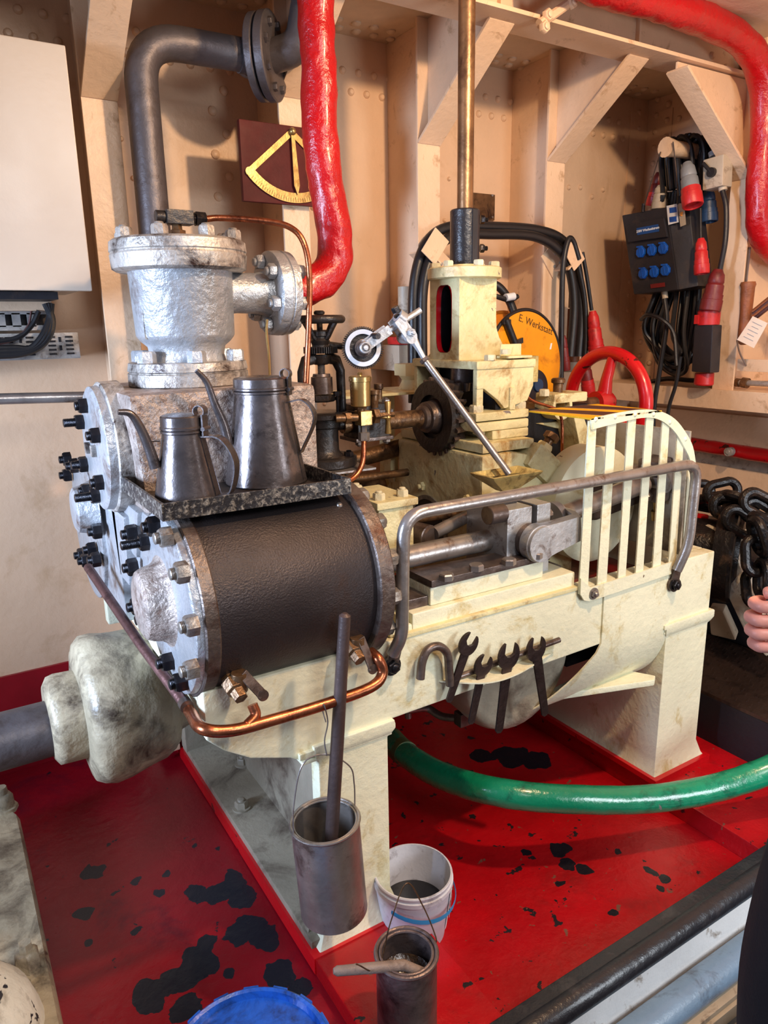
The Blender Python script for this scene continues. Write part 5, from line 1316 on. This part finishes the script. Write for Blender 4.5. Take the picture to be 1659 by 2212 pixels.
bracket(1240, 550, .7, 'cream cable bracket plate at the right shoulder of the black cable loop', 1197, 562)
def plug(name, label, a, b, r, m_, m2, cat='plug', prongs=False):
    """industrial plug from cable end a to mouth b"""
    a, b = V(a), V(b); L_ = (b-a).length; ax = b-a
    t = thing(name, label, cat, tuple(b))
    build('grip', G().lathe(a, ax, [(0, r*.45), (L_*.08, r*.62), (L_*.12, r*.75), (L_*.30, r*.85), (L_*.34, r*.78), (L_*.38, r*.92), (L_*.60, r*.95)], 20), m_, t)
    build('mouth', G().lathe(a, ax, [(L_*.60, r*1.04), (L_*.72, r*1.04), (L_*.73, r*1.12), (L_*.98, r*1.12), (L_, r*1.05), (L_, r*.92), (L_*.9, r*.9)], 24), m2, t)
    return t
plug('cable_plug', 'red industrial plug hanging below the right cable bracket', at(1280, 672, y=2.50), at(1290, 775, y=2.48), .034, 'redplug', 'redplug')
plug('cable_plug', 'dull red plug half hidden behind the red handwheel spokes', at(1262, 770, y=2.55), at(1272, 852, y=2.55), .030, 'redplugold', 'redplug')
plug('cable_plug', 'narrow red plug standing right beside the yellow reel', at(1217, 725, y=2.52), at(1222, 800, y=2.52), .02, 'redplugold', 'redplugold')
# wooden handle behind cables
a, b = at(1232, 640, y=2.72), at(1236, 790, y=2.72)
t = thing('wall_bottle', 'cream and wooden cylinder standing behind the hanging cables', 'cylinder', tuple(b))
build('body', G().cyl(b, V((b.x, 2.72, a.z-.06)), .035, n=20), 'woodh', t); build('cap', G().cyl((b.x, 2.72, a.z-.055), (b.x, 2.72, a.z+.02), .033, n=20).cyl((b.x, 2.72, b.z-.03), (b.x, 2.72, b.z+.02), .045, n=20), 'beige', t)
# small box left, behind rocker lever
p = at(872, 775, y=2.7)
t = thing('wall_socket_box', 'grey beige box with orange-red top on the bulkhead behind the rocker rod', 'box', tuple(p))
build('body', G().box(p.x-.05, p.x+.07, 2.66, WY, p.z-.05, p.z+.06), 'beige', t, bev=.006)
build('lid', G().box(p.x-.055, p.x+.075, 2.65, 2.75, p.z+.06, p.z+.095), 'redplug', t, bev=.012)
p = at(880, 640, y=2.7)
t = thing('wall_fitting', 'small cream conduit fitting on the bulkhead left of the cable loop', 'fitting', tuple(p))
build('body', G().cyl((p.x, 2.72, p.z-.11), (p.x, 2.72, p.z+.04), .03, n=16), 'beige', t)
# yellow cable reel
RC = at(1140, 775, y=2.40); rn = V((.10, -1, .05)).normalized()
RC = at(1134, 788, y=2.42)
t = thing('cable_reel', 'large yellow cable reel with black rim and handwritten marking behind the pedestal', 'cable reel', tuple(RC-V((0, 0, .26))))
RR = .228
build('front_disc', G().lathe(RC, rn, [(0, RR), (.004, RR+.002), (.008, RR)], 72), 'yellow', t)
build('rim', G().ring_tube(RC+rn*.004, rn, RR+.004, .008, 72, 10), 'black', t)
build('rear_disc', G().lathe(RC-rn*.13, rn, [(0, RR), (.006, RR)], 64).ring_tube(RC-rn*.128, rn, RR+.004, .008, 72, 10), 'orange', t)
g = G()
for k in range(9):
    for j in range(2): g.ring_tube(RC-rn*(.012+k*.0125), rn, .15+.012*j, .0065, 48, 8)
build('wound_cable', g, 'black', t)
u_ = X-rn*X.dot(rn); u_.normalize(); v_ = rn.cross(u_)*-1
v_ = V((0, 0, 1))-rn*rn.z; v_.normalize()
def RP(px, py, o=.01):
    d = CR*((px-829.5)/F)+CD*((py-1106)/F)+fw; q = RC+rn*o; tt = (q-CAMP).dot(rn)/d.dot(rn); return CAMP+d*tt
h0 = RP(1150, 835)
build('hub', G().lathe(RP(1150, 838, .008), rn, [(0, .085), (.02, .08), (.024, .07)], 40), 'blackplastic', t)
build('hub_socket', G().lathe(RP(1160, 832, .03), rn, [(0, .03), (.012, .028)], 24), 'bluehandle', t)
text('E. Werkstatt', .044, RP(1158, 702, .0085), (RP(1195, 722)-RP(1120, 690)), v_, 'ink', t)
a, b = RP(1092, 690, .02), RP(1112, 742, .02)
build('crank_handle', G().cyl(a, b, .016, n=16).obox(a.lerp(b, .1), u_, v_, rn, .045, .02, .012), 'black', t)
a, b = RP(1105, 745, .016), RP(1128, 735, .016)
build('crank_arm', G().obox(a.lerp(b, .5), b-a, v_, rn, .07, .022, .012), 'blackplastic', t)
build('sticker', G().obox(RP(1190, 748, .009), u_*.3+v_, u_, rn, .028, .010, .001), 'whitep', t)
g = G().tube(spl([at(1048, 625, y=2.5), at(1075, 618, y=2.48), at(1098, 640, y=2.46), at(1108, 668, y=2.44)], 6), .018, 12)
build('frame_handle', G().tube(spl([at(1045, 640, y=2.5), at(1070, 640, y=2.46), at(1100, 648, y=2.46), at(1118, 640, y=2.46)], 5), .011, 10).tube(spl([at(1040, 612, y=2.55), at(1075, 618, y=2.52), at(1100, 650, y=2.5), at(1115, 690, y=2.48)], 6), .018, 12), 'black', t)
build('tape', G().cyl(at(1092, 643, y=2.455), at(1110, 640, y=2.455), .016), 'whitep', t)

# hanging distribution box on the corner
t = thing('hook_bar', 'cream painted stub bar sticking out of the bulkhead corner holding the cable hank', 'hook', tuple(at(1440, 318, x=3.0)))
pa = at(1438, 318, x=2.98); build('bar', G().tube([pa, pa+V((.06, .0, 0)), V((3.5, pa.y-.01, pa.z+.005))], [.042, .036, .034], 16, wob=.004), 'frame', t)
bxp = 3.02
def D(px, py, x=bxp): return at(px, py, x=x)
A_, B_, C_, E_ = D(1346, 466), D(1444, 446), D(1466, 628), D(1372, 634)
A_ = D(1343, 465); B_ = D(1478, 438); C_ = D(1500, 620); E_ = D(1369, 636)
t = thing('distribution_box', 'black plastic socket box with six blue outlets hanging askew on a wire', 'socket box', tuple((C_+E_)/2))
dep = V((.14, 0, 0))
Bm, Cm = D(1440, 447), D(1465, 626)
build('housing', G().rings([[A_, Bm, Cm, E_], [A_+dep, Bm+dep, Cm+dep, E_+dep]]), 'blackplastic', t, bev=.006)
build('side_housing', G().rings([[Bm+V((.004, 0, 0)), D(1488, 436, 3.06), D(1508, 618, 3.06), Cm+V((.004, 0, 0))], [Bm+dep, D(1488, 436, 3.06)+dep*.8, D(1508, 618, 3.06)+dep*.8, Cm+dep]]), 'blackplastic', t, bev=.005)
ex = (Bm-A_).normalized(); ez_ = (A_-E_).normalized(); nx = -X
def DP(px, py, o=.0): return D(px, py, bxp-o)
q = [DP(1356, 487, .004), DP(1438, 470, .004), DP(1445, 512, .004), DP(1360, 524, .004)]
build('breaker_lid', G().rings([q, [p-V((.014, 0, 0)) for p in q]]), 'blackplastic', t, bev=.004)
q = [DP(1375, 493, .019), DP(1422, 484, .019), DP(1424, 500, .019), DP(1377, 508, .019)]
build('blue_label', G().rings([q, [p-V((.001, 0, 0)) for p in q]]), 'tex', t)
text('230V Wechselstrom', .0155, DP(1399, 496, .0215), D(1422, 491)-D(1377, 500), Z, 'whitep', t, bold=.0003)
q = [DP(1440, 445, .006), DP(1463, 440, .006), DP(1466, 480, .006), DP(1444, 486, .006)]
build('sticker', G().rings([q, [p-V((.001, 0, 0)) for p in q]]), 'whitep', t)
for py in (449, 469):
    q = [DP(1446, py, .0085), DP(1461, py-2, .0085), DP(1462, py+9, .0085), DP(1447, py+11, .0085)]
    build('sticker_print', G().rings([q, [p-V((.001, 0, 0)) for p in q]]), 'blue', t)
q = [DP(1464, 440, .006), DP(1478, 438, .006), DP(1482, 485, .006), DP(1470, 490, .006)]
build('sticker', G().rings([q, [p-V((.001, 0, 0)) for p in q]]), 'beige', t)
build('round_mark', G().cyl(DP(1473, 462, .0085), DP(1473, 462, .0095), .009, n=20), 'orange', t)
for px, py in ((1386,545),(1410,541),(1434,537),(1391,591),(1415,588),(1439,584)):
    c = DP(px, py, .002)
    g = G().lathe(c, nx, [(0, .026), (.012, .025), (.014, .022)], 8, a0=.39); g.obox(c+V((-.008, 0, 0))+ez_*.026, ex, ez_, nx, .028, .008, .014)
    s = build('socket', g, 'blue', t)
    build('lid_rib', G().obox(c-V((.015, 0, 0)), ez_, ex, nx, .04, .003, .002), 'blue', s)
q = [DP(1405, 614, .003), DP(1436, 610, .003), DP(1437, 619, .003), DP(1406, 623, .003)]
build('bottom_label', G().rings([q, [p-V((.001, 0, 0)) for p in q]]), 'redplugold', t)
build('gland', G().cyl(D(1435, 628, 3.06), D(1437, 645, 3.06), .014, n=12), 'beige', t)
for a, b in (((1427, 328), (1390, 448)), ((1454, 306), (1467, 432))):
    build('hanging_wire', G().cyl(D(a[0], a[1], 2.97), D(b[0], b[1], 3.02), .003, n=6), 'steeldark', t)
    build('shackle', G().cyl(D(b[0], b[1]-8), D(b[0]-1, b[1]+10), .009, n=10), 'nut', t)
# cable hank: many loops
rnd = random.Random(3)
for k in range(20):
    u = k/19
    o = rnd.uniform(-5, 5)
    top = (1450+u*84, 306-12*math.sin(u*PI)+rnd.uniform(-3, 3))
    bot_y = 800-abs(u-.5)*50+rnd.uniform(-14, 14); bot_x = 1440+u*25+rnd.uniform(-8, 8)
    xl = 1390+u*42+rnd.uniform(-5, 5); xr = 1466+u*46+rnd.uniform(-6, 6)
    xx = 3.10+rnd.uniform(0, .16)
    pts = [(top[0]-18, top[1]+110), (top[0]-22, top[1]+30), (top[0]-4, top[1]), (top[0]+14, top[1]+40), (xr+8, 480), (xr+2, 620), (xr-8, 720), (bot_x+28, bot_y-10), (bot_x, bot_y), (bot_x-34, bot_y-34), (xl, 700), (xl+30, 610), (top[0]-30, 500), (top[0]-18, top[1]+115)]
    g = G().tube(spl([at(a_, b_, x=xx+.02*math.sin(i*1.7+k)) for i, (a_, b_) in enumerate(pts)], 6), .0112, 8)
    tag(build('cable_coil', g, 'black'), 'one turn of the black cable hank hanging under the socket box', 'cable', 'turns of the black cable hank')
cc = [[(1436, 645), (1440, 700), (1425, 800), (1413, 880), (1410, 960)], [(1470, 770), (1460, 830), (1445, 880), (1440, 930)]]
for i, c in enumerate(cc):
    g = G().tube(spl([at(a_, b_, x=3.04) for a_, b_ in c], 8), .0115 if i == 0 else .009, 10)
    tag(build('trailing_cable', g, 'black'), ['thicker black cable trailing from the socket box gland down past the shelf', 'thinner black cable end trailing from the hank below the shelf'][i], 'cable')
g = G().tube(spl([at(1385, 690, x=3.02), at(1400, 680, x=2.99), at(1430, 690, x=3.0), at(1455, 720, x=3.03), at(1462, 790, x=3.03)], 6), .010, 8)
tag(build('tie_cable', g, 'black'), 'short black cable wrapped around the hank as a tie', 'cable')
# plugs
plug('grey_red_plug', 'grey plug with red mouth hanging right of the socket box', at(1484, 352, x=3.0), at(1497, 445, x=2.98), .040, 'greyplug', 'redplug')
plug('small_red_plug', 'small red plug hanging at the right side of the socket box', at(1514, 515, x=3.02), at(1516, 592, x=3.02), .03, 'redplug', 'redplug')
g = G().cyl(at(1513, 450, x=3.04), at(1514, 517, x=3.03), .006)
tag(build('plug_lead', g, 'black'), 'thin black lead running down into the small red plug', 'cable')
t = plug('beige_plug', 'beige plug sticking up behind the top edge of the socket box', at(1428, 400, x=3.12), at(1424, 452, x=3.12), .034, 'beige', 'beige')
t = plug('dark_red_plug', 'dark red plug behind the hanging wire left of the cable hank', at(1424, 372, x=3.2), at(1408, 445, x=3.2), .028, 'redplugold', 'redplug')
# switch box
c = at(1541, 373, x=3.05); t = thing('switch_box', 'beige switch box with black rotary lever hanging beside the cable hank', 'switch', tuple(c))
e1 = (at(1556, 338, x=3.05)-at(1516, 350, x=3.05)).normalized(); e2 = X.cross(e1)
if e2.z < 0: e2 = -e2
build('body', G().obox(c+V((.03, 0, 0)), e1, e2, X, .098, .128, .07), 'beige', t, bev=.006)
build('lever', G().cyl(c-V((.006, 0, 0)), c-V((.022, 0, 0)), .02).cyl(c-V((.014, 0, 0)), at(1519, 353, x=3.03), .008), 'black', t)
build('upper_gland', G().cyl(at(1541, 338, x=3.08), at(1539, 328, x=3.08), .018), 'greyplug', t); build('lower_gland', G().cyl(at(1560, 398, x=3.08), at(1562, 412, x=3.08), .018), 'beige', t)
g = G().tube(spl([at(1561, 412, x=3.08), at(1569, 450, x=3.08), at(1567, 520, x=3.08), at(1555, 585, x=3.08)], 8), .011, 10)
tag(build('switch_cable', g, 'black'), 'black cable curving from the switch box down to the large dark red plug', 'cable')
plug('large_red_plug', 'large dark red plug plugged into the black power box from above', at(1552, 582, x=3.08), at(1533, 672, x=3.06), .042, 'redplugold', 'redplugold')
t = thing('power_box', 'black rectangular power box with red sockets above and below, standing on the stringer', 'power box', tuple(at(1525, 835, x=3.08)))
q = [at(1500, 702, x=3.04), at(1540, 702, x=3.04), at(1534, 806, x=3.04), at(1493, 803, x=3.04)]
build('body', G().rings([q, [p+V((.07, 0, 0)) for p in q]]), 'blackplastic', t, bev=.006)
build('upper_socket', G().lathe(at(1530, 702, x=3.08), at(1532, 672, x=3.08)-at(1530, 702, x=3.08), [(0, .048), (.06, .05), (.066, .046)], 24).obox(at(1508, 690, x=3.04), Y, Z, X, .02, .04, .03), 'redplug', t)
build('lower_socket', G().lathe(at(1522, 806, x=3.10), -Z, [(0, .042), (.05, .044), (.056, .04)], 24), 'redplug', t)
t = plug('blue_plug', 'dark blue angled plug hanging behind the switch box', at(1530, 410, x=3.15), at(1531, 480, x=3.15), .036, 'bluehandle', 'bluehandle')
# wooden handled tool and tag
a, b = at(1616, 615, x=3.2), at(1606, 745, x=3.2)
t = thing('wooden_handled_tool', 'tool with turned wooden handle and steel blade hanging right of the post', 'tool', tuple(b))
build('handle', G().lathe(b, a-b, [(0, .012), (.01, .026), (.03, .028), ((a-b).length*.55, .026), ((a-b).length*.95, .03), ((a-b).length, .034), ((a-b).length+.012, .03)], 20), 'woodh', t)
build('blade', G().obox(at(1611, 590, x=3.22), Z, Y, X, .22, .022, .006), 'steel', t)
q = [at(1626, 683, x=3.08), at(1658, 698, x=3.08), at(1628, 752, x=3.06), at(1592, 734, x=3.06)]
build('string', G().tube(spl([at(1612, 790, x=3.2), at(1598, 762, x=3.15), at(1592, 735, x=3.07)], 5), .004, 6), 'steel', t)
t = thing('paper_tag', 'pinkish cardboard tag with faint handwriting tied to the tool behind the post', 'tag', tuple(q[3]))
build('card', G().rings([q, [p+V((.003, 0, 0)) for p in q]]), 'tag', t)
g = G()
for i in range(5):
    p = q[0].lerp(q[3], .18+.15*i).lerp(q[1].lerp(q[2], .18+.15*i), .5)
    g.obox(p-V((.001, 0, 0)), q[1]-q[0], q[3]-q[0], X, .05*(1-.3*(i % 2)), .002, .001)
build('writing', g, 'inkg', t)
a, b = at(1628, 672, x=3.18), at(1680, 640, x=3.18)
t = thing('hose_bundle', 'bundle of brown hose ends behind the paper tag at the right edge', 'hose', tuple(a))
for i in range(4): build('hose', G().tube(spl([a+V((0, 0, -.012*i)), b+V((0, 0, -.014*i+.01)), at(1720, 650+i*12, x=3.2)], 5), .010, 10), ('woodh', 'copperold')[i % 2], t)
a = at(1592, 825, x=3.25)
t = thing('spray_lance', 'steel tube with brass fitting lying on the stringer at the right edge', 'lance', tuple(a))
build('tube', G().cyl(at(1590, 826, x=3.25), at(1720, 832, x=3.25), .013), 'galv', t); build('fitting', G().cyl(at(1590, 826, x=3.25), at(1598, 827, x=3.25), .02).cyl(at(1604, 826, x=3.25), at(1616, 828, x=3.25), .024), 'brassold', t)
g = G().tube(spl([at(1390, 830, x=3.3), at(1440, 818, x=3.3), at(1500, 822, x=3.3), at(1545, 818, x=3.3)], 5), .012, 8)
tag(build('loose_cable', g, 'black'), 'loose dark cable lying flat on the stringer shelf', 'cable')

# chain wheel, bearing bracket and chain on the right
t = thing('winch_drum', 'black oily chain wheel behind the cream bearing bracket at right', 'winch', (2.75, 1.9, .55))
wc = at(1585, 1195, x=2.72); wa = V((.45, -.9, 0)).normalized()
build('disc', G().lathe(wc, wa, [(-.06, .20), (0, .21), (.012, .2), (.014, .15), (.03, .14)], 48), 'chain', t)
build('rear_drum', G().lathe(wc, -wa, [(0, .13), (.25, .13)], 32), 'chain', t)
def link(c, d, n_, L_=.13, W=.075, r=.019):
    d = V(d).normalized(); n_ = V(n_); n_ = (n_-d*n_.dot(d)).normalized(); pts = []
    for i in range(24):
        q = 2*PI*i/24; ex_ = (L_-W)/2
        pts.append(V(c)+d*(math.cos(q)*W/2+(ex_ if math.cos(q) > 0 else -ex_))+n_*math.sin(q)*W/2)
    rs = []
    for i, p in enumerate(pts):
        tt = (pts[(i+1) % 24]-pts[i-1]).normalized(); u1 = tt.cross(d.cross(n_)).normalized(); v1 = d.cross(n_).normalized()
        rs.append([p+(u1*math.cos(2*PI*j/10)+v1*math.sin(2*PI*j/10))*r for j in range(10)])
    return G().rings(rs, closed=True)
t = thing('chain', 'heavy black oily chain with big links draped over the wheel at right', 'chain', tuple(at(1640, 1200, x=2.75)))
cp = [((1560,1062),2.75,(1,.25),0),((1600,1080),2.72,(1,-.4),1),((1640,1110),2.7,(1,-.6),0),((1530,1075),2.78,(1,.2),1),((1575,1095),2.68,(1,-.1),0),((1600,1128),2.62,(1,-.6),0),((1640,1090),2.68,(1,-.5),0),((1655,1140),2.6,(.7,-.7),1),((1632,1200),2.55,(.05,-1),0),((1640,1160),2.55,(.3,-1),1),((1648,1250),2.55,(0,-1),1),((1632,1270),2.6,(.1,-1),0),((1505,1062),2.85,(1,0),0),((1520,1095),2.85,(1,-.2),1),((1665,1200),2.55,(0,-1),0)]
for (px, py), x, d_, k in cp:
    build('link', link(at(px, py, x=x), CR*d_[0]-CD*d_[1]*-1*-1, (CD if k == 0 else fw)*1.0), 'chain', t)
t = thing('bearing_bracket', 'chipped cream cast bearing bracket with slanting arm beside the chain wheel', 'bracket', tuple(at(1540, 1210, x=2.6)))
def K(px, py, x=2.62): return at(px, py, x=x)
build('cap', G().prism([K(1500, 1128), K(1530, 1135), K(1592, 1165), K(1592, 1185), K(1545, 1200), K(1500, 1190)], (.16, .04, 0)), 'chipwhite', t, bev=.012)
build('cap_bolt', G().lathe(K(1558, 1178, 2.68), Z, [(0, .026), (.05, .026), (.055, .02)], 6), 'chipwhite', t)
build('red_plug', G().lathe(K(1513, 1130, 2.70), Z, [(0, .03), (.035, .03)], 16), 'redgloss', t)
build('arm', G().prism([K(1535, 1205), K(1592, 1190), K(1598, 1222), K(1680, 1400), K(1655, 1420), K(1610, 1368), K(1545, 1232), K(1530, 1235)], (.12, .05, 0)), 'chipwhite', t, bev=.01)
build('foot', G().prism([K(1530, 1318, 2.75), K(1562, 1322, 2.75), K(1590, 1385, 2.75), K(1535, 1372, 2.75)], (.1, .05, 0)), 'beige', t, bev=.01)
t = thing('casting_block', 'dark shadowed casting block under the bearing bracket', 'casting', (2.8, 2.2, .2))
build('base', G().box(2.9, 3.45, 1.55, 2.6, .2, .60), 'dark', t, bev=.02)  # dark fill behind the bracket, its shade put into the colour

# ---------------------------------------------------------------- person at the right edge
PO = V((1.29, .41, -.05))
t = thing('person', 'person at the right edge in black trousers and light blue shirt, one fist visible', 'person', tuple(PO))
pd = bpy.data.meshes.new('body')
fdir = V((-.55, .83, 0)); sd = V((-.83, -.55, 0))   # facing the engine, sd = towards the camera's left side of the frame
sd = V((-.85, .52, 0)).normalized(); fdir = V((.52, .85, 0)).normalized()
def W(f, s, z): return PO+fdir*f+sd*s+Z*z
FIST = at(1682, 1356, x=1.05)
nodes = [W(0,0,.95), W(0,0,1.15), W(0,0,1.32), W(.01,0,1.45), W(.02,0,1.55), W(.04,0,1.66), W(.04,0,1.74),
 W(0,.10,.88), W(.02,.11,.50), W(0,.11,.10), W(.12,.12,.03), W(0,-.10,.88), W(.02,-.11,.50), W(0,-.11,.10), W(.12,-.12,.03),
 W(0,.18,1.42), W(.0,.16,1.25), None, None, W(0,-.18,1.42), W(-.02,-.24,1.14), W(.08,-.22,.92), W(.12,-.2,.84)]
rad = [.12,.12,.125,.08,.055,.095,.08, .095,.065,.045,.035, .095,.065,.045,.035, .06,.048,.04,.034, .06,.048,.036,.034]
nodes[17] = W(.02, .2, 1.08); nodes[18] = FIST+CR*.045
edges = [(0,1),(1,2),(2,3),(3,4),(4,5),(5,6),(0,7),(7,8),(8,9),(9,10),(0,11),(11,12),(12,13),(13,14),(3,15),(15,16),(16,17),(17,18),(3,19),(19,20),(20,21),(21,22)]
def skin(name, nodes, edges, rad, m_, parent, sub=2, root=0):
    me = bpy.data.meshes.new(name); me.from_pydata([n-ORG[parent.name] for n in nodes], edges, [])
    ob = bpy.data.objects.new(name, me); COL.objects.link(ob); ob.parent = parent; ORG[ob.name] = ORG[parent.name]
    ob.modifiers.new('skin', 'SKIN')
    while len(me.skin_vertices) == 0: break
    if not me.skin_vertices:
        bm = bmesh.new(); bm.from_mesh(me); bm.verts.layers.skin.verify(); bm.to_mesh(me); bm.free()
    for i, v in enumerate(me.skin_vertices[0].data): v.radius = (rad[i], rad[i]); v.use_root = (i == root)
    s = ob.modifiers.new('sub', 'SUBSURF'); s.levels = s.render_levels = sub
    ob.modifiers['skin'].use_smooth_shade = True
    me.materials.append(M[m_]); return ob
skin('body', nodes, edges, rad, 'skin', t)
# fist: palm and five curled fingers
fx = (V((-.86, .50, -.0))).normalized()   # outward from wrist, towards frame
up = Z; ac = fx.cross(up).normalized()
fn = [FIST+CR*.06, FIST+CR*.03, FIST*1.0]; fe = [(0, 1), (1, 2)]; fr = [.034, .036, .030]
for i in range(4):
    zz = .034-.022*i; L_ = (.030, .034, .031, .024)[i]
    b = len(fn); o = FIST+up*zz
    fn += [o+fx*.004, o+fx*(L_), o+fx*(L_+.004)+ac*.022, o+fx*(L_-.022)+ac*.032]
    fr += [.011, .0105, .010, .0085]; fe += [(2, b), (b, b+1), (b+1, b+2), (b+2, b+3)]
b = len(fn); fn += [FIST+V((.02, 0, .03)), FIST+V((.0, 0, .055))+ac*.01, FIST+fx*.02+up*.048+ac*.02]; fr += [.014, .012, .010]; fe += [(1, b), (b, b+1), (b+1, b+2)]
skin('fist', fn, fe, fr, 'skin', t, 2)
# clothing as its own shells
skin('trousers', [W(0,0,1.00), W(0,0,.93), W(0,.14,.80), W(.03,.16,.50), W(0,.15,.09), W(0,-.11,.80), W(.03,-.12,.50), W(0,-.12,.09)],
     [(0,1),(1,2),(2,3),(3,4),(1,5),(5,6),(6,7)], [.15,.16,.115,.10,.085,.115,.10,.085], 'trousers', t)
skin('shirt', [W(0,0,.89), W(0,0,1.15), W(0,0,1.34), W(.0,0,1.46), W(0,.19,1.42), W(0,.19,1.27), W(0,-.19,1.42), W(-.01,-.22,1.27)],
     [(0,1),(1,2),(2,3),(3,4),(4,5),(3,6),(6,7)], [.205,.16,.165,.12,.085,.066,.085,.066], 'shirt', t)
hd = W(.05, 0, 1.64)
g = G().ball(hd+Z*.06, .09, (1, 1, .95), 20)
build('hair', g, 'iron', t)
g = G().ball(hd+fdir*.10+Z*.0, .016, (1, 1, 1.3), 10); build('nose', g, 'skin', t)
for s in (-1, 1):
    build('shoe', G().ball(W(.08, .12*s, .04), .06, (1, 1, .7), 16), 'black', t)
    build('ear', G().ball(hd+sd*.09*s, .022, (.5, .5, 1.2), 10), 'skin', t)
    build('eye', G().ball(hd+fdir*.085+sd*.03*s+Z*.02, .011, (1, 1, 1), 10), 'whitep', t)
struct('floor_right', G().box(.9, WX, -1.5, .66, -.09, -.05), 'plate')
